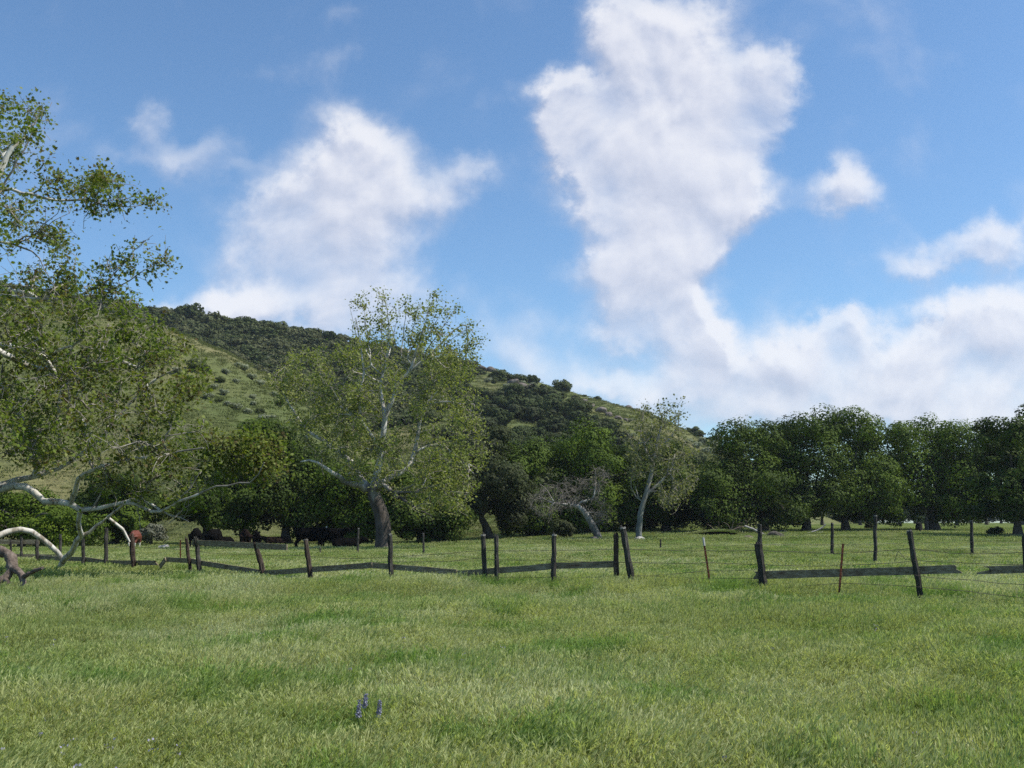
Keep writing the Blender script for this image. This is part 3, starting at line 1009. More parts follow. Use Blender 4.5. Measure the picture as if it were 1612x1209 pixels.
GR = 'live oaks at the far edge of the meadow'
oak(1200, 93, [(1130, 772, 42), (1104, 800, 28), (1165, 742, 46), (1160, 698, 36), (1195, 692, 36), (1203, 760, 45), (1150, 805, 30), (1215, 798, 30), (1112, 757, 28)],
    'dark live oak at the left end of the right hand grove, leafy nearly to ground', GR, n=17000, seed=1, skirt=6, skz=0.5)
oak(1264, 98, [(1243, 692, 40), (1282, 677, 37), (1240, 740, 46), (1292, 728, 46), (1266, 782, 38), (1222, 715, 34), (1308, 782, 32), (1232, 795, 26)],
    'tallest dark oak of the grove, with a straight bare trunk behind the wire fence', GR, n=17000, trunk_r=.42, seed=2, skirt=3, skz=1)
oak(1325, 101, [(1318, 676, 36), (1352, 682, 34), (1376, 702, 24), (1345, 730, 45), (1330, 775, 40), (1372, 765, 42), (1397, 750, 32), (1372, 798, 26)],
    'dense live oak with bright green lower clumps, right of the tallest grove oak', GR, 'oak_leaf_bright', n=16000, seed=3, skirt=4, skz=0.8)
oak(1463, 102, [(1422, 690, 34), (1460, 686, 38), (1500, 692, 36), (1535, 708, 30), (1420, 738, 42), (1470, 738, 52), (1525, 750, 42), (1440, 782, 32), (1510, 785, 36), (1550, 776, 28), (1555, 732, 30)],
    'broad live oak on a thick flared trunk beside the black stump', GR, 'oak_leaf_bright', n=20000, trunk_r=.62, seed=4, skirt=4, skz=1.2)
oak(1592, 80, [(1592, 682, 30), (1628, 672, 38), (1582, 728, 30), (1622, 738, 46), (1574, 768, 22), (1604, 785, 30), (1655, 775, 46), (1600, 755, 34), (1610, 705, 32), (1590, 700, 28)],
    'dark oak cut by the right edge of the photo, slender trunk beside a dark bush', GR, n=14000, trunk_r=.32, seed=5, skirt=3, skz=1.3)
GM = 'oaks along the foot of the hill'
oak(455, 80, [(412, 694, 30), (438, 688, 32), (402, 730, 38), (450, 738, 42), (490, 735, 34), (422, 782, 40), (470, 785, 42), (392, 792, 30)],
    'dark oak standing over the black cattle, left of the big sycamore', GM, n=16000, seed=6, skirt=2, skz=0.6)
oak(535, 82, [(540, 765, 38), (575, 755, 34), (520, 795, 36), (560, 797, 38), (600, 785, 34), (500, 768, 30)],
    'low green oak directly behind the big sycamore trunk, above the standing cow', GM, 'oak_leaf_bright', n=13000, seed=7, skirt=3, skz=0.2)
oak(660, 80, [(640, 785, 34), (680, 792, 34), (652, 815, 24), (692, 758, 34), (632, 758, 30), (705, 812, 24)],
    'bushy oak with foliage to the ground, just right of the big sycamore trunk', GM, 'oak_leaf', n=12000, trunk_r=.25, seed=8, skirt=6, skz=0.05)
oak(772, 86, [(745, 722, 36), (780, 702, 33), (757, 765, 40), (727, 785, 32), (790, 758, 33), (745, 800, 22)],
    'grey brown oak on a leaning dark trunk, between the sycamores', GM, 'oak_leaf_grey', n=13000, lean=-.8, trunk_r=.38, seed=9, skirt=1, skz=0.8)
oak(835, 91, [(815, 738, 36), (840, 720, 30), (832, 785, 37), (803, 792, 28), (856, 795, 28)],
    'small dark oak left of the leaning bare sycamore', GM, 'oak_leaf', n=11000, seed=10, skirt=3, skz=0.1)
oak(925, 94, [(880, 715, 33), (918, 702, 38), (900, 748, 42), (948, 735, 38), (943, 785, 33), (880, 785, 28)],
    'green oak rising behind the leaning bare sycamore', GM, 'oak_leaf_bright', n=14000, lean=.3, seed=11, skirt=4, skz=0.1)
oak(1045, 96, [(985, 718, 36), (1020, 718, 34), (1000, 765, 42), (1050, 765, 42), (1082, 768, 32), (1060, 722, 28), (972, 795, 28), (1040, 800, 28), (1085, 800, 26)],
    'wide oak filling the space behind the slim white sycamore', GM, 'oak_leaf', n=17000, seed=12, skirt=5, skz=0.3)
oak(45, 64, [(20, 800, 34), (60, 798, 33), (88, 815, 22), (40, 822, 28), (-5, 790, 34), (-50, 800, 36)],
    'bright green bushy oak seen under the left sycamore limb, behind the fence', GM, 'oak_leaf_bright', n=13000, size=.2, trunk_r=.22, seed=13, skirt=6, skz=0.1)
oak(185, 76, [(150, 800, 36), (200, 795, 38), (232, 790, 26), (180, 768, 36), (130, 788, 28)],
    'dark shady oak beside the red cow', GM, n=12000, seed=14, skirt=3, skz=0.6)
oak(330, 79, [(322, 785, 36), (350, 770, 36), (300, 802, 26), (345, 805, 28), (370, 795, 26)],
    'dark oak shading the small group of cattle at left', GM, n=12000, seed=15, skirt=1, skz=0.8)
# far oaks beyond the right hand grove
FG = 'distant oaks under the right hand grove'
for i, (px, Y, lo) in enumerate([(1350, 172, [(1340, 792, 18), (1362, 790, 20), (1352, 802, 14)]), (1410, 185, [(1400, 790, 20), (1425, 792, 18)]), (1500, 168, [(1490, 790, 20), (1515, 788, 22), (1502, 800, 15)]),
                                 (1545, 190, [(1540, 792, 18), (1560, 790, 20)]), (1602, 175, [(1590, 790, 20), (1615, 788, 24), (1640, 790, 22)]), (1290, 180, [(1275, 790, 20), (1300, 790, 22)]), (1225, 178, [(1215, 790, 22), (1240, 790, 20)]),
                                 (1150, 170, [(1140, 790, 22), (1165, 790, 20)]),
   (1330, 235, [(1320, 808, 16), (1345, 808, 16)]), (1385, 245, [(1375, 808, 16), (1397, 808, 16)]), (1435, 230, [(1424, 808, 16), (1446, 808, 16)]), (1478, 250, [(1468, 808, 16), (1488, 808, 16)]),
   (1522, 238, [(1510, 808, 16), (1534, 808, 16)]), (1568, 246, [(1556, 808, 16), (1580, 808, 16)]), (1618, 236, [(1606, 808, 16), (1632, 808, 16)]), (1668, 240, [(1656, 808, 16), (1682, 808, 16)]), (1720, 236, [(1706, 808, 16), (1736, 808, 16)])]):
    oak(px, Y, lo, 'small distant dark oak glimpsed between the grove trunks', FG, n=3200, size=.42, trunk_r=.3, seed=30 + i)


# ---------------------------------------------------------------- small trees and shrubs on the hill (shared meshes)
def bush_mesh(name, seed, leafmat, n, size, shape=(1, 1, .8), lobes=7, low=.35, spread=.5):
    rng = np.random.RandomState(seed)
    L = []
    for i in range(lobes):
        a = rng.rand() * 6.283; r = spread * math.sqrt(rng.rand())
        L.append((np.array([r * math.cos(a) * shape[0], r * math.sin(a) * shape[1], low + (rng.rand() * .45) * shape[2]]),
                  np.array([.42, .42, .36]) * (.7 + .5 * rng.rand()) * np.array(shape)))
    L.append((np.array([0, 0, low + .2]), np.array([.6, .6, .45]) * np.array(shape)))
    mb = MB(); lobe_leaves(mb, L, n, size, rng, .36)
    crown = mb.mesh(name + '_crown', M[leafmat])
    mb = MB()
    for c, r in L[:4]:
        tube(mb, catmull([(0, 0, -.15), c * .5 + np.array([.03, 0, .05]), c], 5), [.07, .055, .045, .035, .02], 5)
    trunk = mb.mesh(name + '_trunk', M['oak_bark'])
    return crown, trunk


BM = {
    'oak': [bush_mesh('hill_oak', 40 + i, 'hill_leaf_dark', 3600, .095, (1.05, 1, .85), 9, .26) for i in range(3)],
    'green': [bush_mesh('green_hill_oak', 50 + i, 'hill_leaf', 3600, .095, (1.05, 1, .8), 9, .24) for i in range(3)],
    'grey': [bush_mesh('grey_hill_oak', 56 + i, 'oak_leaf_grey', 3600, .095, (1.0, 1, .85), 9, .24) for i in range(2)],
    'sage': [bush_mesh('sage', 60 + i, 'sage_leaf', 1300, .10, (1.1, 1, .75), 6, .25) for i in range(3)],
    'scrub': [bush_mesh('scrub', 66 + i, 'hill_leaf', 1300, .11, (1.2, 1, .7), 6, .2) for i in range(2)],
}
_k = [0]


def plant(px, py, wpx, kind, name, label, cat, group, tall=1.0, sink=0.0, parts=True, pos=None):
    """stand a shrub or small tree where the sight line through (px, py) meets the hill"""
    _k[0] += 1
    rng = np.random.RandomState(900 + _k[0])
    p = hill_hit(px, py) if pos is None else np.asarray(pos, float)
    s = msize(wpx, p[1]) / 2.0
    crown, trunk = BM[kind][_k[0] % len(BM[kind])]
    o = thing(name, p - np.array([0, 0, sink]), label, cat, group, rng.rand() * 6.28)
    o.scale = (s, s, s * tall)
    c = link('crown' if cat == 'tree' else 'foliage', crown, o)
    if parts: link('trunk' if cat == 'tree' else 'stem', trunk, o)
    return o


# skyline oaks, each told apart
HG = 'oaks standing on the ridge line'
for px, py, w, k, t, lab in [
    (297, 503, 56, 'oak', .85, 'widest dark oak on the ridge, at the left end of the skyline trees'), (318, 507, 34, 'oak', .8, 'small oak touching the widest ridge oak'),
    (392, 513, 30, 'oak', .9, 'rounded ridge oak next to a small tree with a visible trunk'), (420, 516, 22, 'oak', 1.05, 'small tree with a visible trunk alone on the ridge'),
    (466, 523, 26, 'oak', .85, 'left tree of the ridge pair behind the big sycamore'), (489, 526, 28, 'oak', .8, 'right tree of the ridge pair behind the big sycamore'),
    (521, 534, 36, 'oak', .75, 'low wide ridge oak next to the top of the big sycamore'),
    (783, 598, 42, 'green', .9, 'green oak below the rocks on the right part of the ridge'), (817, 600, 34, 'green', .7, 'low grey green oak on the rocky ridge'),
    (839, 602, 28, 'oak', .9, 'small dark oak left of the round dome oak on the ridge'), (881, 614, 38, 'green', .95, 'round dome shaped oak standing clear on the ridge'),
    (939, 623, 15, 'green', .9, 'tiny round bush alone on the grassy ridge'), (1097, 684, 34, 'green', .85, 'left one of two round trees low on the ridge by the grove'),
    (1126, 692, 30, 'green', 1.0, 'right one of two round trees low on the ridge by the grove'), (1152, 703, 30, 'oak', .9, 'small ridge tree touching the edge of the grove')]:
    plant(px, py + 1, w * 1.15, k, 'ridge_oak', lab, 'tree', HG, t * 1.2, .6)
# the big bush on the spur and single shrubs
plant(312, 588, 42, 'green', 'hillside_shrub', 'large dark green bush on the crest of the left grassy spur', 'shrub', 'shrubs on the left grassy spur', 1.25)
rng = np.random.RandomState(77)
sage_px = [(345, 602), (372, 578), (385, 583), (398, 598), (410, 607), (426, 592), (352, 622), (338, 612), (318, 612), (330, 628), (345, 634), (361, 640), (375, 646), (390, 652), (400, 640), (408, 652), (416, 662),
           (398, 628), (372, 604), (430, 625), (440, 640), (355, 590), (420, 570), (388, 570), (302, 600), (296, 618), (280, 590), (262, 575), (428, 660)]
for i, (px, py) in enumerate(sage_px):
    plant(px + rng.uniform(-2, 2), py, rng.uniform(17, 29), 'sage' if i % 5 else 'scrub', 'sage_shrub', 'small grey green shrub dotting the left grassy spur', 'shrub', 'sage shrubs on the left grassy spur', 1.0)
for i, (px, py, w) in enumerate([(1108, 700, 22), (1120, 706, 20), (1098, 706, 18), (1112, 714, 20), (1128, 716, 18)]):
    plant(px, py, w * 1.4, 'sage', 'sage_shrub', 'pale silvery shrub in the patch below the two round ridge trees', 'shrub', 'silvery shrubs by the grove')
# ravine thicket
TG = 'oaks in the ravine thicket on the hillside'
thick = [(795, 648, 42, 'oak'), (820, 652, 46, 'oak'), (845, 655, 44, 'oak'), (808, 632, 36, 'oak'), (838, 632, 40, 'grey'), (866, 645, 40, 'oak'), (785, 662, 30, 'oak'), (862, 628, 34, 'grey'), (892, 652, 38, 'oak'),
         (915, 668, 36, 'oak'), (935, 678, 36, 'grey'), (905, 690, 40, 'oak'), (878, 675, 38, 'grey'), (930, 700, 38, 'oak'), (955, 690, 34, 'oak'), (968, 705, 34, 'grey'), (850, 692, 34, 'oak'), (838, 706, 36, 'oak'),
         (868, 704, 30, 'grey'), (900, 722, 36, 'oak'), (888, 738, 36, 'grey'), (925, 735, 36, 'green'), (735, 690, 34, 'grey'), (758, 694, 36, 'grey'), (780, 705, 34, 'grey'), (745, 712, 40, 'grey'), (800, 720, 36, 'green'),
         (770, 735, 40, 'grey'), (830, 745, 38, 'green'), (720, 730, 36, 'grey'), (855, 735, 30, 'green'), (955, 725, 34, 'green'), (980, 695, 28, 'grey'), (745, 640, 30, 'green'), (725, 620, 30, 'green'), (760, 620, 26, 'green'),
         (812, 762, 40, 'green'), (860, 765, 36, 'green'), (900, 772, 40, 'green'), (790, 690, 26, 'grey'), (700, 640, 34, 'green'), (675, 660, 30, 'green'), (700, 690, 36, 'green'), (1000, 700, 26, 'sage'), (1020, 690, 24, 'grey'), (1045, 700, 26, 'scrub'),
         (1065, 715, 26, 'grey'), (1090, 728, 30, 'green'), (700, 605, 30, 'oak'), (730, 600, 26, 'oak'), (660, 600, 34, 'oak')]
for px, py, w, k in thick:
    lab = {'oak': 'dark round oak packed into the ravine thicket', 'grey': 'grey green oak packed into the ravine thicket', 'green': 'mid green oak in the lower hillside thicket',
           'sage': 'pale shrub at the edge of the ravine thicket', 'scrub': 'low green shrub at the edge of the ravine thicket'}[k]
    plant(px, py + 6, w * (1.5 + .5 * ((px * 7 + py) % 10) / 10), k, 'hillside_oak' if k not in ('sage', 'scrub') else 'hillside_shrub', lab, 'tree' if k not in ('sage', 'scrub') else 'shrub', TG, 1.0)
rs = np.random.RandomState(14)
fill = sample_poly([(765, 625), (800, 615), (870, 622), (910, 642), (960, 672), (1010, 700), (1030, 730), (960, 745), (860, 750), (700, 745), (690, 700), (740, 655)], 400, rs)
used = [(a, b) for a, b, _, _ in thick]
nf = 0
for a, b in fill:
    if nf >= 58: break
    if 770 < a < 850 and 668 < b < 690 and rs.rand() < .8: continue
    if min((a - u) ** 2 + ((b - v) * 1.6) ** 2 for u, v in used) < 14 ** 2: continue
    used.append((a, b)); nf += 1
    k = ['oak', 'grey', 'green', 'grey', 'oak', 'scrub'][nf % 6]
    lab = {'oak': 'dark round oak packed into the ravine thicket', 'grey': 'grey green oak packed into the ravine thicket', 'green': 'mid green oak in the lower hillside thicket', 'scrub': 'low green shrub at the edge of the ravine thicket'}[k]
    plant(a, b, rs.uniform(30, 60), k, 'hillside_oak' if k != 'scrub' else 'hillside_shrub', lab, 'tree' if k != 'scrub' else 'shrub', TG, rs.uniform(.8, 1.15))
rs = np.random.RandomState(5)
SG = 'low shrubs scattered over the right hillside'
for i in range(46):
    px = rs.uniform(760, 1090); py = np.interp(px, SKY_PX, SKY_PY) + rs.uniform(4, 70)
    k = ['sage', 'scrub', 'scrub', 'sage', 'scrub'][i % 5]
    plant(px, py, rs.uniform(10, 22), k, 'hillside_shrub', 'small pale shrub on the right hillside grass' if k == 'sage' else 'small green shrub on the right hillside grass', 'shrub', SG)


# chaparral covering the back ridge: one mass
def build_chaparral():
    rng = np.random.RandomState(21)
    P = []
    for i in range(5):
        c, t = bush_mesh('chaparral_source', 70 + i, ['chaparral_leaf', 'chaparral_leaf', 'hill_leaf_dark', 'chaparral_leaf', 'hill_leaf'][i], 520, .17, (1.1, 1.1, .8), 6, .2)
        P.append(bpy.data.objects.new('chaparral_source', c))
    n = 15000
    px = rng.uniform(-450, 800, n); py0 = np.interp(px, SKY_PX, SKY_PY)
    d = rng.uniform(196, 352, n)
    x = (px - CX) / F * d
    spur = np.interp(px, SPUR_PX, SPUR_PY)
    keep = (d > 200) & ~((px > 640) & (d < 215 + (px - 640) * .62)) & ~((px > 700) & (rng.rand(n) < .35))
    dens = vnoise(x * .05, d * .05) + rng.rand(n) * .5
    keep &= (dens > .34) & (d < np.interp(px, RID_PX, RID_D) + 3)
    x, d = x[keep], d[keep]
    z = hill_z(x, d)
    s = (1.05 + 2.9 * rng.rand(len(x)) ** 2.2) * (.8 + .6 * vnoise(x * .08 + 4, d * .08))
    scatter('chaparral', np.stack([x, d, z - .2], -1), rng.rand(len(x)) * 6.28, np.stack([s, s, s * .85], -1), rng.randint(0, 5, len(x)), P,
            'dense dark scrub covering the upper ridge', 'scrub')


build_chaparral()


def build_turf():
    rng = np.random.RandomState(23)
    m = mat_leaf('hill_turf_blade', [(.095, .115, .036), (.118, .132, .044), (.16, .156, .068)], (.085, .11, .032), .05, .3)
    P = []
    for i in range(3):
        mb = MB(); n = 26
        a = rng.rand(n) * 6.28; r = .75 * np.sqrt(rng.rand(n))
        C = np.stack([r * np.cos(a), r * np.sin(a), np.full(n, .12)], -1)
        N = rng.normal(size=(n, 3)); N[:, 2] *= .3
        leaves(mb, C, N, .16 + .16 * rng.rand(n), RHOMB * np.array([.5, 1, 1]), rng, -1.4)
        P.append(proto(mb, 'hill_turf_source', m))
    n = 30000
    px = rng.uniform(-250, 1260, n); d = 97 + 190 * rng.rand(n) ** .8
    x = (px - CX) / F * d; z = hill_z(x, d)
    k = z > ground_z(x, d) + .05
    x, d, z = x[k], d[k], z[k]
    s = rng.uniform(.7, 1.5, len(x))
    scatter('hill_grass', np.stack([x, d, z], -1), rng.rand(len(x)) * 6.28, np.stack([s, s, s * rng.uniform(.6, 1.3, len(x))], -1), rng.randint(0, 3, len(x)), P,
            'tufted grass over the hill slopes', 'grass')


build_turf()


# ---------------------------------------------------------------- rocks
def rock_mesh(name, seed, size, mat, sub=3, flat=.7):
    rng = np.random.RandomState(seed)
    bm = bmesh.new(); bmesh.ops.create_icosphere(bm, subdivisions=sub, radius=1)
    planes = unit(rng.normal(size=(9, 3))); offs = .55 + .35 * rng.rand(9)
    for v in bm.verts:
        p = np.array(v.co)
        for n_, o_ in zip(planes, offs):
            dd = p.dot(n_) - o_
            if dd > 0: p = p - n_ * dd * .9
        p *= 1 + .12 * (float(vnoise(p[0] * 3 + 9 + seed, p[1] * 3 + p[2] * 2)) - .5)
        v.co = p * np.array(size) * np.array([1, 1, flat])
    me = bpy.data.meshes.new(name); bm.to_mesh(me); bm.free(); me.materials.append(mat)
    return me


RK = [rock_mesh('rock_outcrop', i, (1, .8, .8), M['rock']) for i in range(4)]
for i, (px, py, w, lab) in enumerate([(742, 577, 26, 'rim'), (760, 580, 22, 'rim'), (776, 584, 20, 'rim'), (790, 588, 16, 'rim'), (726, 574, 18, 'rim'), (806, 606, 26, 'face'), (822, 609, 20, 'face'), (835, 610, 14, 'face'),
                                      (905, 630, 16, 'band'), (916, 634, 18, 'band'), (930, 640, 16, 'band'), (945, 648, 20, 'band'), (958, 654, 16, 'band'), (972, 660, 14, 'band'), (985, 662, 12, 'band'), (990, 640, 12, 'crest'), (1003, 645, 10, 'crest'),
                                      (1085, 712, 12, 'low'), (1096, 718, 10, 'low')]):
    p = hill_hit(px, py)
    s = msize(w, p[1]) / 2
    o = link('rock_outcrop', RK[i % 4], None, p + np.array([0, 0, s * .1]))
    o.scale = (s * 1.1, s, s * 1.15); o.rotation_euler = (.3 * math.sin(i * 2.1), .35 * math.cos(i * 1.3), i * 1.7)
    tag(o, {'rim': 'reddish brown rock on the ridge rim right of the big sycamore', 'face': 'dark rock ledge below the small ridge oaks', 'band': 'brown boulder in the diagonal rock band under the grassy ridge',
            'crest': 'small brown rock on the bare grassy ridge', 'low': 'low brown rock beside the silvery shrubs'}[lab], 'rock', 'rocks on the hillside')

# ---------------------------------------------------------------- sycamores
def syc_tree(name, base, limbs, attr, label, group, leafmat, nleaf, lsize, tpl, seed, spread, tw=.03, twigmat='twig', twl=.45, twigs=2, rt=.008, step=.4, hang=.6, cap=True, jit=.1, sag=.05, bark='syc_bark', maxcnt=8, fruit=0):
    o = thing(name, base, label, 'tree', group)
    P, par, rad, cnt, isl = grow(limbs, attr, seed, step=step, twl=twl, twigs=twigs, rt=rt, jit=jit, sag=sag)
    rng = np.random.RandomState(seed + 1)
    base = np.asarray(base)
    Q = P - base
    thick = rad >= tw
    mb = MB(); branch_mesh(mb, Q, par, rad, cnt, thick); mb.obj('trunk', M[bark], o, True)
    mb = MB(); branch_mesh(mb, Q, par, rad, cnt, ~thick); mb.obj('twigs', M[twigmat], o, True)
    if nleaf:
        C = leaf_cloud(Q, par, cnt, isl, nleaf, spread, rng, maxcnt)
        N = rng.normal(size=(nleaf, 3)) * .8 + np.array([.25, -.1, .55])
        mb = MB(); leaves(mb, C, N, lsize * (.45 + .85 * rng.rand(nleaf)), tpl, rng, hang)
        mb.obj('crown', M[leafmat], o)
    if fruit:
        C = leaf_cloud(Q, par, cnt, isl, fruit, spread, rng, 2)
        mb = MB()
        bm = bmesh.new(); bmesh.ops.create_icosphere(bm, subdivisions=1, radius=.022)
        bv = np.array([v.co[:] for v in bm.verts]); bf = np.array([[v.index for v in f.verts] for f in bm.faces]); bm.free()
        for c in C:
            L = .12 + .25 * rng.rand()
            tube(mb, [c, c - np.array([.01, 0, L])], .003, 3, 0, False)
            mb.add(bv + c - np.array([.01, 0, L + .02]), bf, 0)
        tag(mb.obj('seed_balls', M['log_brown'], o), kind='stuff')
    return o


def pl(Y, *pts):
    """sight line points -> world polyline; a point may carry its own distance"""
    return [at(p[0], p[1], p[2] if len(p) > 2 else Y) for p in pts]


# central sycamore, ~59 m away
YC = 59
rng = np.random.RandomState(301)
bC = np.array([(603 - CX) / F * YC, YC, 0]); bC[2] = ground_z(bC[0], bC[1])
limbsC = [
    (np.vstack([bC - [0, 0, .3], pl(YC, (604, 845), (603, 822), (596, 797), (588, 775))]), .50, .38),
    (pl(YC, (588, 775), (591, 758), (596, 738), (600, 717), (604, 690), (606, 658), (618, 629), (626, 604), (645, 585), (655, 553), (669, 513)), .23, .04),
    (pl(YC, (588, 775), (578, 771), (562, 762, 58.5), (547, 763, 58), (538, 751, 58), (520, 742, 57.5), (495, 726, 57), (473, 727, 57)), .24, .04),
    (pl(YC, (585, 772), (571, 757, 59.5), (556, 731, 60), (535, 713, 60), (505, 691, 60), (484, 678, 60), (465, 651, 60), (450, 628, 60)), .22, .04),
    (pl(YC, (590, 770), (604, 764, 58), (618, 774, 57), (640, 775, 56.5), (664, 772, 56)), .17, .04),
    (pl(YC, (612, 772, 57.5), (640, 790, 56), (660, 803, 55.5), (680, 812, 55)), .12, .03),
    (pl(YC, (591, 765), (612, 752, 60), (640, 738, 60.5), (652, 712, 61), (658, 680, 61), (668, 640, 61), (690, 615, 61)), .2, .04),
    (pl(YC, (668, 640, 61), (700, 632, 60), (730, 636, 59)), .09, .03),
    (pl(YC, (600, 720), (590, 695, 58), (571, 666, 57.5), (552, 650, 57), (535, 640, 57)), .16, .04),
    (pl(YC, (571, 666, 57.5), (565, 630, 57), (572, 590, 57), (568, 550, 57), (560, 500, 57)), .10, .02),
    (pl(YC, (606, 658), (600, 610, 60), (610, 560, 60), (612, 510, 60), (604, 462, 60)), .12, .02),
    (pl(YC, (645, 585), (680, 555), (705, 530), (730, 510), (748, 528)), .09, .02),
    (pl(YC, (652, 712, 61), (690, 700, 61), (720, 720, 60.5), (745, 745, 60)), .11, .03),
]
polyC = [(545, 520), (552, 465), (570, 462), (602, 452), (625, 472), (640, 462), (655, 472), (682, 452), (700, 466), (716, 470), (735, 500), (758, 525), (748, 548), (735, 575), (748, 610), (765, 650), (757, 690), (765, 705),
         (752, 760), (742, 800), (700, 818), (660, 808), (620, 788), (600, 765), (560, 752), (520, 738), (480, 718), (450, 690), (430, 640), (430, 600), (440, 570), (465, 545), (476, 530), (500, 542), (530, 535)]
pp = sample_poly(polyC, 640, rng)
pp = pp[~((pp[:, 1] < 552) & (rng.rand(len(pp)) < .86))]
extra = []
for (sx_, sy_), (tx_, ty_) in ((a_, (b_[0], b_[1] + 15)) for a_, b_ in (((575, 590), (550, 466)), ((585, 575), (571, 461)), ((600, 590), (603, 450)), ((612, 560), (628, 474)), ((630, 580), (641, 460)), ((640, 575), (657, 470)), ((648, 575), (684, 450)), ((655, 560), (702, 464)),
                                 ((665, 560), (718, 470)), ((672, 560), (738, 499)), ((680, 570), (759, 522)), ((690, 580), (750, 549)), ((560, 590), (535, 528)), ((575, 560), (586, 490)), ((640, 560), (668, 500)))):
    yy = YC + rng.uniform(-2.5, 2.5)
    m_ = ((sx_ + tx_) / 2 - (tx_ - sx_) * .08, (sy_ + ty_) / 2 + 6)
    limbsC.append((pl(yy, (sx_, sy_, YC), m_, (tx_, ty_)), .045, .010))
    for t_ in np.linspace(.3, 1, 7):
        extra.append((sx_ + (tx_ - sx_) * t_ + rng.normal() * (9 - 5 * t_), sy_ + (ty_ - sy_) * t_ + rng.normal() * 5, yy))
rr = np.abs(pp[:, 0] - 600) / 170
attC = [at(*e_) for e_ in extra] + [at(a, b, YC + rng.uniform(-1, 1) * 5.2 * math.sqrt(max(.05, 1 - min(1, r) ** 2))) for (a, b), r in zip(pp, rr)]
syc_tree('sycamore_tree', bC, limbsC, attC, 'big spreading sycamore with pale limbs and a thick dark trunk in mid field', 'sycamores in the meadow', 'syc_leaf', 34000, .14, RHOMB * np.array([1.35, 1, 1]), 302, .20,
         bark='bole_big', twl=.6, rt=.011, step=.5, sag=-.02)

# slim white sycamore, ~75 m
YS = 75
rng = np.random.RandomState(311)
bS = np.array([(1003 - CX) / F * YS, YS, 0]); bS[2] = ground_z(bS[0], bS[1])
limbsS = [
    (np.vstack([bS - [0, 0, .3], pl(YS, (1006, 828), (1010, 800), (1017, 778), (1024, 752), (1028, 730), (1031, 708), (1036, 690), (1042, 665), (1038, 645))]), .25, .04),
    (pl(YS, (1017, 778), (1030, 768), (1040, 758), (1052, 745), (1062, 728)), .14, .03),
    (pl(YS, (1028, 730), (1015, 705), (1008, 680), (1012, 655)), .10, .02),
    (pl(YS, (1033, 708), (1050, 695), (1066, 672), (1070, 648)), .10, .02),
    (pl(YS, (1012, 795), (1004, 780), (1000, 765)), .08, .03),
]
polyS = [(985, 668), (1000, 642), (1018, 632), (1036, 642), (1060, 630), (1080, 646), (1074, 680), (1092, 702), (1102, 742), (1094, 782), (1072, 802), (1042, 806), (1032, 785), (1042, 765), (1020, 745), (1000, 755), (988, 730), (974, 700)]
pp = sample_poly(polyS, 230, rng)
attS = [at(a, b, YS + rng.uniform(-3, 3)) for a, b in pp]
syc_tree('sycamore_tree', bS, limbsS, attS, 'slim pale sycamore with thin foliage, a broken slab at its foot', 'sycamores in the meadow', 'syc_leaf_pale', 4800, .18, RHOMB * np.array([1.3, 1, 1]), 312, .2, bark='bole_slim', twl=.6, rt=.010, step=.5, sag=-.02)

# leaning bare sycamore, ~78 m
YB = 78
rng = np.random.RandomState(321)
bB = np.array([(944 - CX) / F * YB, YB, 0]); bB[2] = ground_z(bB[0], bB[1])
limbsB = [
    (np.vstack([bB - [0, 0, .3], pl(YB, (936, 833), (927, 818), (917, 803), (909, 797))]), .31, .20),
    (pl(YB, (909, 797), (890, 794), (872, 792), (858, 786), (848, 782)), .12, .03),
    (pl(YB, (910, 797), (914, 791), (924, 788), (934, 785), (936, 772), (940, 764), (957, 748)), .10, .025),
    (pl(YB, (935, 775), (938, 758), (937, 742)), .07, .02),
    (pl(YB, (922, 810), (935, 806), (948, 812)), .07, .02),
    (pl(YB, (872, 792), (860, 770), (850, 762)), .06, .02),
]
polyB = [(830, 800), (842, 770), (870, 760), (895, 745), (920, 752), (935, 735), (962, 742), (950, 775), (965, 800), (960, 825), (935, 828), (915, 795), (885, 800), (870, 818), (850, 815)]
pp = sample_poly(polyB, 310, rng)
attB = [at(a, b, YB + rng.uniform(-2.5, 2.5)) for a, b in pp]
syc_tree('bare_sycamore', bB, limbsB, attB, 'leaning bare sycamore with grey leafless twigs', 'sycamores in the meadow', 'oak_leaf_grey', 700, .14, RHOMB, 322, .2, bark='bole_bare', twigmat='dead_twig', tw=.045, twl=.55, twigs=3, rt=.011, step=.4, sag=0)

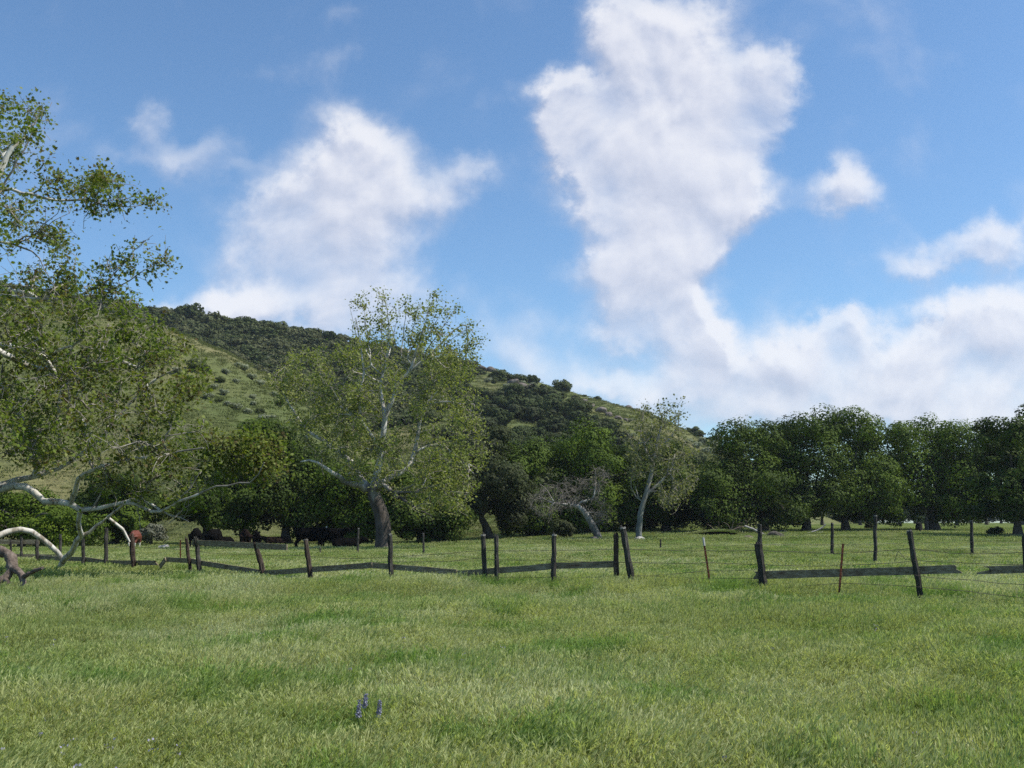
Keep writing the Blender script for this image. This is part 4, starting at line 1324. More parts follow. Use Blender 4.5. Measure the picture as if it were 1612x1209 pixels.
# left sycamore, ~26 m, its bole outside the frame
YL = 27
rng = np.random.RandomState(331)
bL = np.array([(-205 - CX) / F * YL, YL, 0]); bL[2] = ground_z(bL[0], bL[1])
limbsL = [
    (np.vstack([bL - [0, 0, .3], pl(YL, (-200, 820), (-190, 740), (-170, 640), (-130, 530), (-85, 440), (-45, 360), (-10, 290), (20, 230))]), .55, .06),
    # low limb through the hub
    (pl(YL, (-190, 745), (-110, 765, 27), (-40, 776, 27), (0, 769, 27), (30, 764, 27), (54, 772, 27), (70, 789, 27), (95, 791, 27), (113, 796, 27), (127, 803, 27)), .155, .075),
    (pl(YL, (127, 803, 27), (150, 800, 26.8), (185, 794, 26.6), (212, 787, 26.4), (232, 790, 26.2), (252, 802, 26), (275, 812, 25.8), (297, 821, 25.6)), .072, .012),
    (pl(YL, (-60, 772, 27), (0, 766, 27.5), (18, 757, 27.6), (50, 750, 27.8), (85, 742, 28), (110, 728, 28)), .13, .045),
    # propped stem touching the grass
    (pl(YL, (127, 803, 27), (124, 818, 27.3), (123, 832, 28), (129, 845, 28.8), (119, 853, 29.2), (115, 868, 30), (101, 881, 30.6), (95, 893, 31)), .058, .095),
    (pl(YL, (129, 845, 28.8), (150, 829, 28.5), (165, 820, 28.2), (180, 805, 27.8), (196, 793, 27.4)), .055, .035),
    (pl(YL, (172, 822, 28.2), (186, 829, 28.3), (196, 840, 28.4), (204, 853, 28.5)), .06, .03),
    # white arch from the bole
    (pl(YL, (-195, 850), (-130, 862, 28.5), (-70, 868, 29), (-20, 852, 29.5), (5, 841, 29.8), (25, 834, 30), (45, 836, 30.2), (66, 848, 30.4), (86, 864, 30.7), (97, 879, 31), (96, 893, 31.2)), .12, .072),
    # long limb reaching right
    (pl(YL, (200, 790, 26.5), (240, 806, 26), (263, 800, 25.6), (286, 789, 25.2), (307, 779, 25), (339, 766, 24.6), (372, 762, 24.4), (399, 757, 24.2), (416, 728, 24)), .05, .014),
    # limbs in the crown
    (pl(YL, (-170, 640), (-110, 590, 26), (-60, 555, 25.5), (-10, 540, 25), (30, 548, 25), (75, 566, 25), (96, 615, 25), (92, 648, 25), (97, 676, 25)), .16, .03),
    (pl(YL, (-150, 580), (-80, 500, 27), (-20, 462, 27), (20, 455, 27), (50, 462, 27), (64, 474, 27)), .15, .04),
    (pl(YL, (-20, 545, 25), (60, 580, 26), (130, 575, 26.5), (180, 565, 27), (208, 577, 27), (226, 590, 27), (236, 620, 27), (244, 650, 27)), .09, .025),
    (pl(YL, (110, 728, 28), (160, 690, 28), (200, 640, 28), (240, 600, 28), (280, 580, 28)), .07, .02),
    (pl(YL, (60, 750, 27.8), (50, 690, 27), (20, 640, 26.5), (-20, 600, 26)), .08, .04),
    (pl(YL, (110, 797, 27), (118, 770, 26.5), (125, 752, 26), (160, 735, 25.5), (200, 725, 25.5), (260, 715, 25), (320, 705, 24.6)), .07, .02),
    (pl(YL, (-60, 400), (-20, 340, 26.5), (0, 300, 26.2), (36, 303, 26), (75, 313, 26), (110, 315, 26), (149, 317, 26), (168, 324, 26), (208, 326, 26), (238, 318, 26)), .07, .008),
    (pl(YL, (-20, 462, 27), (60, 470, 26.5), (110, 468, 26.5), (149, 455, 26), (190, 422, 26), (220, 387, 26), (241, 370, 26)), .06, .007),
    (pl(YL, (149, 456, 26), (180, 455, 26), (208, 437, 26), (247, 413, 26), (265, 388, 26)), .022, .006),
    (pl(YL, (0, 300, 26.2), (30, 250, 26), (50, 205, 26), (66, 165, 26)), .035, .008),
    (pl(YL, (-40, 380), (20, 385, 27), (55, 400, 27), (80, 440, 27)), .045, .01),
    (pl(YL, (212, 788, 26.4), (218, 805, 26.3), (220, 822, 26.3), (222, 840, 26.3)), .012, .006),
]
polyTop = [(-160, 120), (40, 155), (88, 158), (84, 200), (70, 255), (112, 262), (130, 255), (188, 280), (190, 300), (150, 325), (100, 350), (120, 400), (95, 450), (-160, 450)]
polyTip = [(110, 300), (185, 275), (190, 300), (250, 308), (246, 330), (180, 345), (110, 330)]
polyTip2 = [(150, 462), (165, 405), (190, 400), (238, 365), (266, 380), (268, 420), (215, 450)]
polyDense = [(-260, 430), (60, 440), (150, 448), (205, 468), (258, 520), (285, 530), (322, 570), (330, 605), (300, 645), (345, 690), (430, 688), (460, 715), (430, 745), (360, 758), (300, 752), (210, 738), (100, 728), (-260, 760)]
att = []
for poly, n, dy in ((polyTop, 95, 4.5), (polyTip, 20, .6), (polyTip2, 26, .6), (polyDense, 640, 4.0), ([(130, 742), (425, 735), (400, 775), (300, 800), (140, 785)], 22, 1.2), ([(335, 692), (430, 684), (462, 712), (430, 748), (360, 762), (330, 735)], 55, .8)):
    q = sample_poly(poly, n, rng)
    for a, b in q:
        edge = max(.2, min(1, (420 - a) / 400))
        att.append(at(a, b, 26 + rng.uniform(-1, 1) * dy * edge))
syc_tree('sycamore_tree', bL, limbsL, att, 'nearest sycamore at the left edge, white arching limbs and drooping leafy twigs', 'sycamores in the meadow', 'syc_leaf_near', 52000, .088, STAR, 332, .13, tw=.028,
         twl=.42, twigs=3, rt=.0085, step=.32, sag=-.06, jit=.16, fruit=260, maxcnt=6)


# ---------------------------------------------------------------- fallen timber, stumps
def timber(name, Y, paths, label, mat, k=8, cat='log', group=None, lift=None):
    pts0 = np.asarray(pl(Y, *paths[0][0]))
    base = pts0.mean(0); base[2] = ground_z(base[0], base[1])
    mb = MB(); rng = np.random.RandomState(int(abs(base[0]) * 100) % 9999)
    for pts, r0, r1 in paths:
        q = catmull(pl(Y, *pts), max(5, len(pts) * 4))
        q = q + rng.normal(size=q.shape) * r1 * .15
        tube(mb, q - base, np.linspace(r0, r1, len(q)) * (1 + .12 * rng.normal(size=len(q))), k, 0, True, None, .06, rng)
    o = mb.obj(name, M[mat], smooth=True); o.location = base
    return tag(o, label, cat, group)


timber('dead_limb', 21, [([(-70, 868, 22), (-30, 862, 21.6), (0, 868, 21.3), (14, 876, 21.1), (20, 890, 21), (12, 906, 20.9), (-4, 918, 20.8), (-20, 938, 20.8)], .13, .10), ([(18, 893, 21), (30, 900, 20.8), (36, 910, 20.7), (35, 930, 20.6)], .075, .06),
                         ([(36, 909, 20.7), (46, 903, 20.6), (58, 897, 20.5), (68, 894, 20.4)], .05, .035), ([(4, 912, 20.9), (14, 916, 20.6)], .06, .035)],
       'brown dead limb curling out of the grass at the left edge', 'log_brown', cat='dead limb')
FL = 'fallen branches under the grove'
timber('fallen_branch', 88, [([(1112, 843), (1128, 840), (1150, 835), (1172, 829), (1192, 838)], .055, .05), ([(1141, 845), (1150, 836), (1153, 826), (1156, 820)], .05, .025), ([(1165, 830), (1163, 843)], .05, .03), ([(1128, 838), (1118, 828), (1112, 825)], .045, .02),
                             ([(1150, 835), (1146, 826), (1138, 822)], .03, .015), ([(1172, 829), (1176, 822), (1172, 818)], .03, .015), ([(1118, 842), (1126, 834), (1132, 826), (1130, 820)], .03, .015), ([(1158, 832), (1164, 824), (1170, 823)], .03, .015)],
       'grey tangle of fallen branches in front of the leftmost grove oak', 'log_brown', group=FL)
timber('fallen_branch', 86, [([(1172, 828), (1188, 834), (1200, 840), (1212, 843)], .085, .08), ([(1190, 835), (1198, 826)], .05, .02)], 'pale fallen branch sloping behind the tall rear post', 'log', group=FL)
timber('fallen_branch', 92, [([(1228, 836), (1236, 838), (1250, 842)], .16, .12)], 'short pale log between the grove trunks', 'log', group=FL)
timber('fallen_branch', 90, [([(1268, 841), (1280, 837), (1292, 832), (1300, 825)], .11, .05), ([(1282, 840), (1296, 838)], .09, .07)], 'pale forked log leaning at the foot of the tallest grove oak', 'log', group=FL)
timber('fallen_log', 62, [([(178, 866), (188, 864), (200, 866)], .13, .10)], 'white fallen log in the grass left of the red cow', 'log')
timber('fallen_log', 60, [([(250, 863), (257, 862), (263, 861)], .16, .13)], 'grey log end in the grass right of the red cow', 'log')
timber('fallen_log', 27, [([(1018, 930), (1030, 928), (1043, 929)], .05, .04)], 'dark rotten wood in the grass behind the leaning post', 'log_brown')
for nm, px, Y, s, lab, mt in [('boulder', 1216, 78, .50, 'dark brown boulder in front of the grove', 'oak_bark'), ('broken_slab', 1004, 72, .27, 'pale broken slab at the foot of the slim sycamore', 'log'), ('boulder', 935, 74, .25, 'small grey stone left of the leaning sycamore base', 'rock'),
                              ('boulder', 1173, 74, .28, 'low reddish brown stone in the grass left of the brown boulder', 'log_brown')]:
    me = rock_mesh(nm, int(px) % 97, (s * 1.5, s, s), M[mt])
    p = ground_pt(px, Y)
    o = link(nm, me, None, p + np.array([0, 0, s * .3])); tag(o, lab, 'rock')


M['charred'] = mat_surf('charred_bark', [(.3, (.010, .009, .008)), (.7, (.028, .025, .021))], 5, 5, .95, (1.5, 1.5, .4), .7, 9)


def stump(px, Y, h, r, label, bark='oak_bark', top='log_brown'):
    p = ground_pt(px, Y); rng = np.random.RandomState(px)
    o = thing('tree_stump', p, label, 'stump')
    mb = MB(); tube(mb, [(0, 0, -.2), (.02, 0, h * .3), (0, 0, h * .7), (.03, 0, h)], [r * 1.3, r * 1.05, r, r * .85], 14, 0, True, None, .13, rng)
    mb.obj('bole', M[bark], o, True)
    mb = MB(); tube(mb, [(.03, 0, h), (.03, 0, h + .04), (.06, .02, h + .10)], [r * .8, r * .7, r * .2], 10, 0, True, None, .3, rng)
    mb.obj('broken_top', M[top], o, True)


stump(1440, 97, .85, .30, 'black broken stump beside the broad oak with the flared trunk', 'charred', 'charred')
stump(1452, 100.5, 1.35, .2, 'pale topped snag against the flared oak trunk')


def near_bush(px, Y, wpx, kind, label, name='shrub', tall=1.0):
    p = ground_pt(px, Y)
    p[2] = terr_z(p[0], p[1])
    return plant(px, 0, wpx, kind, name, label, 'shrub', None, tall, pos=p)


BM['roundgrey'] = [bush_mesh('round_shrub', 90, 'oak_leaf_grey', 4200, .085, (1, 1, .95), 8, .35)]
M['grey_twig_leaf'] = mat_leaf('grey_shrub_leaf', [(.10, .105, .075), (.14, .145, .105), (.19, .19, .14)], (.115, .12, .085), .5, .2)
BM['palegrey'] = [bush_mesh('pale_shrub', 91, 'grey_twig_leaf', 2500, .085, (1.05, 1, 1.1), 8, .35)]
near_bush(886, 82, 58, 'roundgrey', 'round grey green bush under the leaning bare sycamore', tall=.95)
near_bush(247, 73, 66, 'palegrey', 'pale feathery grey bush right of the red cow', tall=1.05)
near_bush(1557, 82, 36, 'roundgrey', 'low dark brush pile left of the slender oak trunk', tall=.7)
near_bush(1365, 110, 26, 'roundgrey', 'small dark bush in the grass left of the black stump', tall=.8)


# ---------------------------------------------------------------- cattle
def loft_blob(parts, voxel=.035):
    """union of swept tubes remeshed into one continuous skin"""
    mb = MB()
    for pts, rad, sq in parts:
        n = max(6, len(pts) * 4)
        q = catmull(pts, n); r = np.interp(np.linspace(0, 1, n), np.linspace(0, 1, len(rad)), rad)
        tube(mb, q, r, 12, 0, True, sq)
    me = mb.mesh('animal_skin', [], True)
    o = bpy.data.objects.new('animal_skin', me); COL.objects.link(o)
    m = o.modifiers.new('r', 'REMESH'); m.mode = 'VOXEL'; m.voxel_size = voxel; m.use_smooth_shade = True
    s = o.modifiers.new('s', 'SMOOTH'); s.iterations = 4; s.factor = .5
    dg = bpy.context.evaluated_depsgraph_get()
    res = bpy.data.meshes.new_from_object(o.evaluated_get(dg))
    bpy.data.objects.remove(o)
    return res


def cow_mesh(pose):
    lying = pose == 'lying'
    dz = -.62 if lying else 0
    P = []
    # barrel: hip to shoulder along +x, deep chest
    P.append(([(-.95, 0, 1.12 + dz), (-.8, 0, 1.08 + dz), (-.4, 0, .98 + dz), (.1, 0, .95 + dz), (.55, 0, .98 + dz), (.78, 0, 1.05 + dz)], [.16, .30, .38, .41, .39, .24], (.92, 1.0)))
    P.append(([(-.85, 0, 1.28 + dz), (-.3, 0, 1.30 + dz), (.4, 0, 1.30 + dz), (.7, 0, 1.32 + dz)], [.12, .13, .13, .12], (1, 1)))
    if pose == 'grazing':
        P.append(([(.65, 0, 1.12), (.95, 0, .92), (1.15, .05, .62), (1.25, .08, .42)], [.27, .21, .16, .12], (.8, 1)))
        P.append(([(1.2, .06, .48), (1.3, .1, .30), (1.36, .12, .12)], [.13, .12, .08], (.85, 1)))
        eh = (1.2, .06, .5)
    elif pose == 'turned':
        P.append(([(.65, 0, 1.15), (.9, -.05, 1.28), (1.05, -.2, 1.36)], [.27, .20, .16], (.8, 1)))
        P.append(([(1.02, -.16, 1.42), (1.10, -.34, 1.30), (1.15, -.50, 1.16)], [.14, .125, .085], (.9, 1)))
        eh = (1.03, -.18, 1.42)
    else:
        P.append(([(.65, 0, 1.15 + dz), (.95, 0, 1.25 + dz), (1.15, 0, 1.36 + dz)], [.27, .20, .16], (.8, 1)))
        P.append(([(1.12, 0, 1.42 + dz), (1.3, 0, 1.30 + dz), (1.46, 0, 1.16 + dz)], [.14, .125, .085], (.9, 1)))
        eh = (1.12, 0, 1.42 + dz)
    for s in (-1, 1):
        P.append(([(eh[0], eh[1] + s * .08, eh[2]), (eh[0] - .02, eh[1] + s * .28, eh[2] + .02)], [.05, .035], (1, .6)))
        if lying:
            P.append(([(.6, s * .2, .35), (.75, s * .33, .14), (.5, s * .36, .08), (.3, s * .34, .07)], [.16, .10, .07, .06], None))
            P.append(([(-.7, s * .22, .38), (-.4, s * .42, .2), (-.65, s * .45, .09), (-.4, s * .48, .07)], [.22, .14, .07, .06], None))
        else:
            sh = s * .03
            P.append(([(.58 + sh, s * .2, .95), (.60 + sh, s * .22, .62), (.62 + sh * 2, s * .21, .42), (.60 + sh * 2, s * .21, .14), (.63 + sh * 2, s * .21, .0)], [.17, .105, .075, .055, .075], None))
            P.append(([(-.72 - sh, s * .2, 1.0), (-.66 - sh, s * .23, .72), (-.86 - sh * 2, s * .22, .46), (-.80 - sh * 2, s * .21, .18), (-.76 - sh * 2, s * .21, .0)], [.24, .15, .075, .055, .075], None))
    P.append(([(-1.0, 0, 1.28 + dz), (-1.08, .02, 1.0 + dz), (-1.06, .03, max(.12, .55 + dz)), (-1.04, .03, max(.08, .42 + dz))], [.035, .028, .03, .055], None))
    return loft_blob(P)


CW = {p: cow_mesh(p) for p in ('grazing', 'standing', 'turned', 'lying')}


def cow(px, Y, pose, rz, s, hide, label, tagspot=False):
    p = ground_pt(px, Y)
    me = CW[pose].copy(); me.materials.clear(); me.materials.append(M[hide])
    o = link('cow', me, None, p - np.array([0, 0, .05])); o.rotation_euler = (0, 0, rz); o.scale = (s, s, s)
    tag(o, label, 'cow', 'cattle resting in the shade of the oaks')
    if tagspot:
        mb = MB(); rng = np.random.RandomState(3)
        tube(mb, [(1.0, -.42, 1.44), (1.0, -.455, 1.44)], [.055, .045], 8, 0, True, (1, .9))
        mb.obj('ear_tag', M['white'], o)
    return o


cow(220, 68, 'grazing', R(95), .86, 'red_hide', 'red brown cow with white legs, seen from behind beside a grey bush')
cow(314, 68, 'grazing', R(100), 1.0, 'black_hide', 'leftmost black cow, half hidden behind the top board')
cow(343, 66, 'grazing', R(84), .98, 'black_hide', 'black cow grazing above the middle of the loose top board')
cow(360, 66, 'grazing', R(50), .62, 'black_hide', 'black calf beside the grazing black cow')
cow(391, 67, 'grazing', R(110), .97, 'brown_black_hide', 'brownish black cow above the right half of the loose top board')
cow(409, 70, 'standing', R(110), .8, 'black_hide', 'young black cow right of the brownish one')
cow(492, 64, 'turned', R(8), 1.02, 'black_hide', 'large black cow standing broadside with a white ear tag', True)
cow(527, 68, 'standing', R(-25), 1.0, 'black_hide', 'black cow standing half hidden behind the tagged cow')
cow(549, 66, 'lying', R(5), .98, 'black_hide', 'black cow lying down beside the thin rear post')
cow(440, 78, 'lying', R(190), .95, 'brown_black_hide', 'brown cow lying far back under the dark oak')


# ---------------------------------------------------------------- fences
FD_PX = [-60, 57, 131, 167, 209, 299, 314, 413, 489, 615, 764, 871, 997, 1119, 1203, 1320, 1450, 1614, 1750]
FD_Y = [37, 34, 32.5, 32, 29.8, 28, 27.7, 26.4, 24.5, 22.4, 21.2, 20.8, 20.4, 20.0, 19.6, 18.8, 17.8, 17.0, 16.3]


def fY(px):
    return float(np.interp(px, FD_PX, FD_Y))


def post(parent, origin, tx, ty, bx, by, w, Y, mat, seed, kind='wood', tip=None, label=None):
    rng = np.random.RandomState(seed)
    t = at(tx, ty, Y); b = at(bx, by, Y)
    ax = t - b
    gz = float(ground_z(b[0], b[1])) - .12
    k = (b[2] - gz) / max(.2, ax[2])
    b2 = b - ax * k
    r = msize(w, Y) / 2
    mb = MB()
    if kind == 'wood':
        n = 12
        q = np.array([b2 + (t - b2) * s for s in np.linspace(0, 1, n)])
        q[1:-1] += rng.normal(size=(n - 2, 3)) * .006
        rr = r * (1.08 - .14 * np.linspace(0, 1, n)) * (1 + .05 * rng.normal(size=n))
        kk = 7
        tube(mb, q - origin, rr, kk, 0, True, (1, .9), .12, rng)
        # splintered top
        d = unit((t - b2)[None])[0]
        for j in range(3):
            a = rng.rand() * 6.28
            c = t + np.array([math.cos(a), math.sin(a), 0]) * r * .45
            tube(mb, np.array([c - d * .05, c + d * (.02 + .05 * rng.rand())]) - origin, [r * .5, r * .16], 5, 0, True)
    else:                       # steel T profile
        d = (t - b2)
        for dx, dy, sx, sy in ((0, 0, .020, .004), (0, .012, .004, .014)):
            v = []
            for e in (b2, t):
                for sxx, syy in ((-1, -1), (1, -1), (1, 1), (-1, 1)):
                    v.append(e + np.array([dx + sx * sxx, dy + sy * syy, 0]) - origin)
            mb.add(v, [[0, 1, 5, 4], [1, 2, 6, 5], [2, 3, 7, 6], [3, 0, 4, 7], [4, 5, 6, 7]])
        for s in np.arange(.1, .95, .055):
            c = b2 + d * s + np.array([0, -.008, 0]) - origin
            mb.add([c + (-.006, 0, -.008), c + (.006, 0, -.008), c + (.006, -.008, 0), c + (-.006, -.008, 0), c + (.006, 0, .008), c + (-.006, 0, .008)], [[0, 1, 2, 3], [3, 2, 4, 5]])
    o = mb.obj('post', M[mat], parent, False)
    if label: o['label'] = label
    if tip:
        mb = MB(); d = t - b2
        if tip == 'top':
            e0, e1 = t - unit(d[None])[0] * .16, t + unit(d[None])[0] * .003
            tube(mb, np.array([e0, e1]) - origin, [.024, .024], 6)
            mb.obj('painted_tip', M['pale_metal'], o)
        elif tip == 'cap':
            e0, e1 = t - unit(d[None])[0] * .02, t + unit(d[None])[0] * .012
            tube(mb, np.array([e0, e1]) - origin, [r * 1.03, r * .9], 7, 0, True, (1, .9), .15, rng)
            mb.obj('weathered_top', M['wood_tip'], o)
        elif tip == 'foot':
            q = np.array([b2 + d * s for s in np.linspace(.1, .42, 6)])
            tube(mb, q - origin, r * np.array([1.12, 1.13, 1.13, 1.12, 1.10, .98]), 9, 0, True, (1, .9), .08, rng)
            mb.obj('bare_pale_wood', M['log'], o)
    return o


def board(parent, origin, pts, h, off, mat, seed, e0=None, e1=None, label=None, thick=.035):
    """pts: (px, py) along the middle; h: height px; e0/e1 ragged-end amounts in metres"""
    rng = np.random.RandomState(seed)
    P3 = np.array([at(p[0], p[1], (p[2] if len(p) > 2 else fY(p[0])) + off) for p in pts])
    L = np.linalg.norm(np.diff(P3, axis=0), axis=1).sum()
    n = max(5, int(L / .16))
    seg = np.concatenate([[0], np.cumsum(np.linalg.norm(np.diff(P3, axis=0), axis=1))])
    q = np.stack([np.interp(np.linspace(0, L, n), seg, P3[:, i]) for i in range(3)], -1)
    hm = msize(h, np.mean(P3[:, 1])) / 2
    tg = unit(np.gradient(q, axis=0)); nrm = unit(np.stack([tg[:, 1], -tg[:, 0], np.zeros(n)], -1))
    up = np.cross(nrm, tg); up = np.where(up[:, 2:3] < 0, -up, up)
    rows = 5
    vv = np.linspace(-1, 1, rows)
    V = np.zeros((n, rows, 2, 3))
    wob_t = (fbm(np.arange(n) * .35 + seed, np.zeros(n), 3)) * .016; wob_b = (fbm(np.arange(n) * .3 + seed + 50, np.zeros(n), 3)) * .014
    for r_ in range(rows):
        sh = np.zeros(n)
        hh = vv[r_] * hm + (wob_t if r_ == rows - 1 else wob_b if r_ == 0 else 0)
        ragged = np.zeros((n, 3))
        if e0: ragged[0] = tg[0] * e0 * (rng.rand() if r_ not in (0,) else 0) * (1 if r_ else 0)
        if e1: ragged[-1] = -tg[-1] * e1 * (rng.rand() * .6 + .4 * r_ / (rows - 1)) * (1 if r_ else 0)
        for s_ in (0, 1):
            V[:, r_, s_] = q + up * np.reshape(hh, (-1, 1)) * (np.ones((n, 1))) + nrm * (thick / 2 if s_ == 0 else -thick / 2) + ragged
    mb = MB()
    idx = np.arange(n * rows * 2).reshape(n, rows, 2)
    f = []
    for s_ in (0, 1):
        a = idx[:-1, :-1, s_]; b = idx[1:, :-1, s_]; c = idx[1:, 1:, s_]; d = idx[:-1, 1:, s_]
        f.append(np.stack([a, b, c, d], -1).reshape(-1, 4) if s_ == 0 else np.stack([d, c, b, a], -1).reshape(-1, 4))
    for r_ in (0, rows - 1):
        f.append(np.stack([idx[:-1, r_, 0], idx[1:, r_, 0], idx[1:, r_, 1], idx[:-1, r_, 1]], -1))
    for e in (0, n - 1):
        f.append(np.stack([idx[e, :-1, 0], idx[e, 1:, 0], idx[e, 1:, 1], idx[e, :-1, 1]], -1))
    mb.add(V.reshape(-1, 3) - origin, np.concatenate(f))
    o = mb.obj('board', M[mat], parent)
    if label: o['label'] = label
    return o


def wire(parent, origin, pts, seed, sag=.03, r=.0045, barbs=True):
    rng = np.random.RandomState(seed)
    P3 = [np.asarray(p) for p in pts]
    mb = MB(); Q = []
    for a, b in zip(P3[:-1], P3[1:]):
        L = np.linalg.norm(b - a); n = max(6, int(L / .18))
        t = np.linspace(0, 1, n)[:, None]
        q = a + (b - a) * t
        q[:, 2] -= sag * rng.uniform(.3, 1.6) * L / 3 * 4 * t[:, 0] * (1 - t[:, 0])
        q[1:-1, 2] += fbm(np.linspace(0, L * 1.2, n) + seed * 3.3, np.full(n, seed * 1.1), 3)[1:-1] * .045
        Q.append(q if not Q else q[1:])
    q = np.concatenate(Q)
    tube(mb, q - origin, r, 4, 0, False)
    if barbs:
        for c in q[::1]:
            c = c + rng.normal(size=3) * .01
            d = rng.normal(size=3); d = unit(d[None])[0] * .017
            tube(mb, np.array([c - d, c + d]) - origin, .002, 3, 0, False)
    o = mb.obj('wire', M['wire'], parent)
    return o


def build_front_fence():
    org = np.array([at(871, 928, fY(871))[0], fY(871), 0.0])
    fence = thing('wooden_fence', org, 'broken down grey board and barbed wire fence crossing the meadow', 'fence')
    po = [  # top x,y  base x,y  width mat tip label
        (58, 852, 59, 885, 6, 'wood_grey', None, None), (131, 850, 131, 890, 6, 'wood_grey', None, None), (167, 832, 167, 891, 7, 'wood_grey', None, None),
        (207, 843, 211, 897, 9, 'wood_brown', None, 'brown leaning post'), (293.5, 848, 299.6, 901, 6, 'wood_brown', None, None), (308, 847, 314.5, 902, 8, 'wood_grey', None, None),
        (402.6, 856, 413.8, 902, 9.5, 'wood_brown', None, 'tilted brown post under the loose board'), (480.8, 849.5, 489.5, 912, 9, 'wood_brown', 'cap', None), (613.5, 841, 616, 922, 9, 'wood_grey', 'cap', None),
        (760.4, 842, 764.5, 927, 9, 'wood_grey', 'cap', None), (781, 844, 782, 927, 8, 'wood_grey', None, None), (872.4, 842, 871.4, 928, 9, 'wood_grey', 'cap', None),
        (969.6, 842, 971, 928, 9.5, 'wood_brown', 'foot', 'post with pale bare wood near the ground'), (980, 831, 997, 928, 11.5, 'wood_grey', 'cap', 'thick post leaning left against its neighbour'),
        (1194, 856, 1203.7, 934, 14, 'wood_grey', None, 'thickest post with a broken slanting top'), (1431.4, 836, 1450.4, 945, 10, 'wood_grey', 'cap', 'tall leaning post holding the right board'), (1613, 844, 1619, 950, 10, 'wood_grey', None, None)]
    for i, (tx, ty, bx, by, w, m, tip, lab) in enumerate(po):
        post(fence, org, tx, ty, bx, by, w, fY((tx + bx) / 2), m, 400 + i, 'wood', tip, lab)
    post(fence, org, 1107, 846.5, 1119, 927, 3, fY(1113), 'rust', 451, 'steel', 'top', 'rusty steel post with a pale tip')
    post(fence, org, 1327, 856, 1320.6, 939, 3, fY(1324), 'rust', 452, 'steel', None, 'rusty steel post in front of the right board')
    post(fence, org, 284, 850, 284, 874, 3.5, 31.5, 'rust', 453, 'steel', None, None)
    bd = [([(60, 877), (92, 879), (132, 880), (167, 885)], 6.5, .10, 'board_grey', 0, .1, None), ([(168, 885), (211, 886), (250, 886)], 7, .12, 'board_grey', 0, .25, None),
          ([(252, 892), (261, 880)], 7, .03, 'board_grey', 0, 0, None), ([(262, 880.5), (299, 882.5), (315, 886), (360, 893), (411, 901)], 7.6, .12, 'board_grey', 0, 0, 'sagging board running down to the tilted post'),
          ([(417, 901.5), (450, 900), (487, 897), (540, 893), (586, 889.5)], 8.2, .12, 'board_grey', 0, 0, None), ([(587, 890), (615, 892), (660, 896), (719, 901)], 8.6, .115, 'board_grey', 0, 0, None),
          ([(721, 903), (763, 900), (800, 897), (833, 894.5)], 9.2, .13, 'board_grey', 0, 0, None), ([(833, 895), (871, 891), (966, 888)], 9.6, .12, 'board_grey', 0, 0, None),
          ([(303, 854), (352, 856), (403, 859), (452, 861.5)], 8.6, -.10, 'board_grey', 0, 0, 'loose board laid across the post tops'),
          ([(1186, 905.5), (1260, 903.5), (1325, 901.5)], 12.0, .13, 'board_grey', .06, 0, None), ([(1326, 901.5), (1440, 898), (1480, 896.5), (1515, 896)], 12.4, .12, 'board_grey', 0, .16, 'board with a snapped ragged end'),
          ([(1537, 898), (1580, 896.5), (1640, 894)], 12, .12, 'board_grey', .4, 0, 'board tapering to a splintered point'), ]
    for i, (pts, h, off, m, e0, e1, lab) in enumerate(bd):
        board(fence, org, pts, h, off, m, 470 + i, e0, e1, lab)
    # barbed wire strands: screen heights read along the fence, tied at the posts
    W = [[(489, 876), (614, 877), (762, 866), (872, 866), (970, 864), (988, 864), (1111, 867), (1198, 866), (1325, 871), (1437, 863), (1500, 871), (1620, 869)],
         [(489, 892), (614, 884), (762, 879), (782, 881), (872, 881), (970, 885), (992, 885), (1113, 885), (1198, 888), (1324, 889), (1440, 882), (1620, 888)],
         [(614, 905), (763, 907), (872, 908), (970, 907), (994, 908), (1116, 898), (1200, 897)],
         [(489, 915), (614, 911), (763, 918), (872, 917), (970, 920), (994, 905), (1117, 910), (1200, 911)],
         [(997, 922), (1118, 926), (1203, 929), (1322, 918), (1446, 924), (1540, 933), (1620, 943)],
         [(1440, 905), (1540, 914), (1620, 921)],
         [(131, 862), (167, 861), (209, 860), (296, 866), (311, 868), (406, 873), (485, 874)]]
    for i, w in enumerate(W):
        wire(fence, org, [at(a, b, fY(a) - .055) for a, b in w], 500 + i)
    # loose end of wire curled at the leaning post
    wire(fence, org, [at(a, b, fY(a) - .05) for a, b in [(1438, 882), (1425, 881), (1414, 868), (1408, 884)]], 520, 0, barbs=False)


build_front_fence()


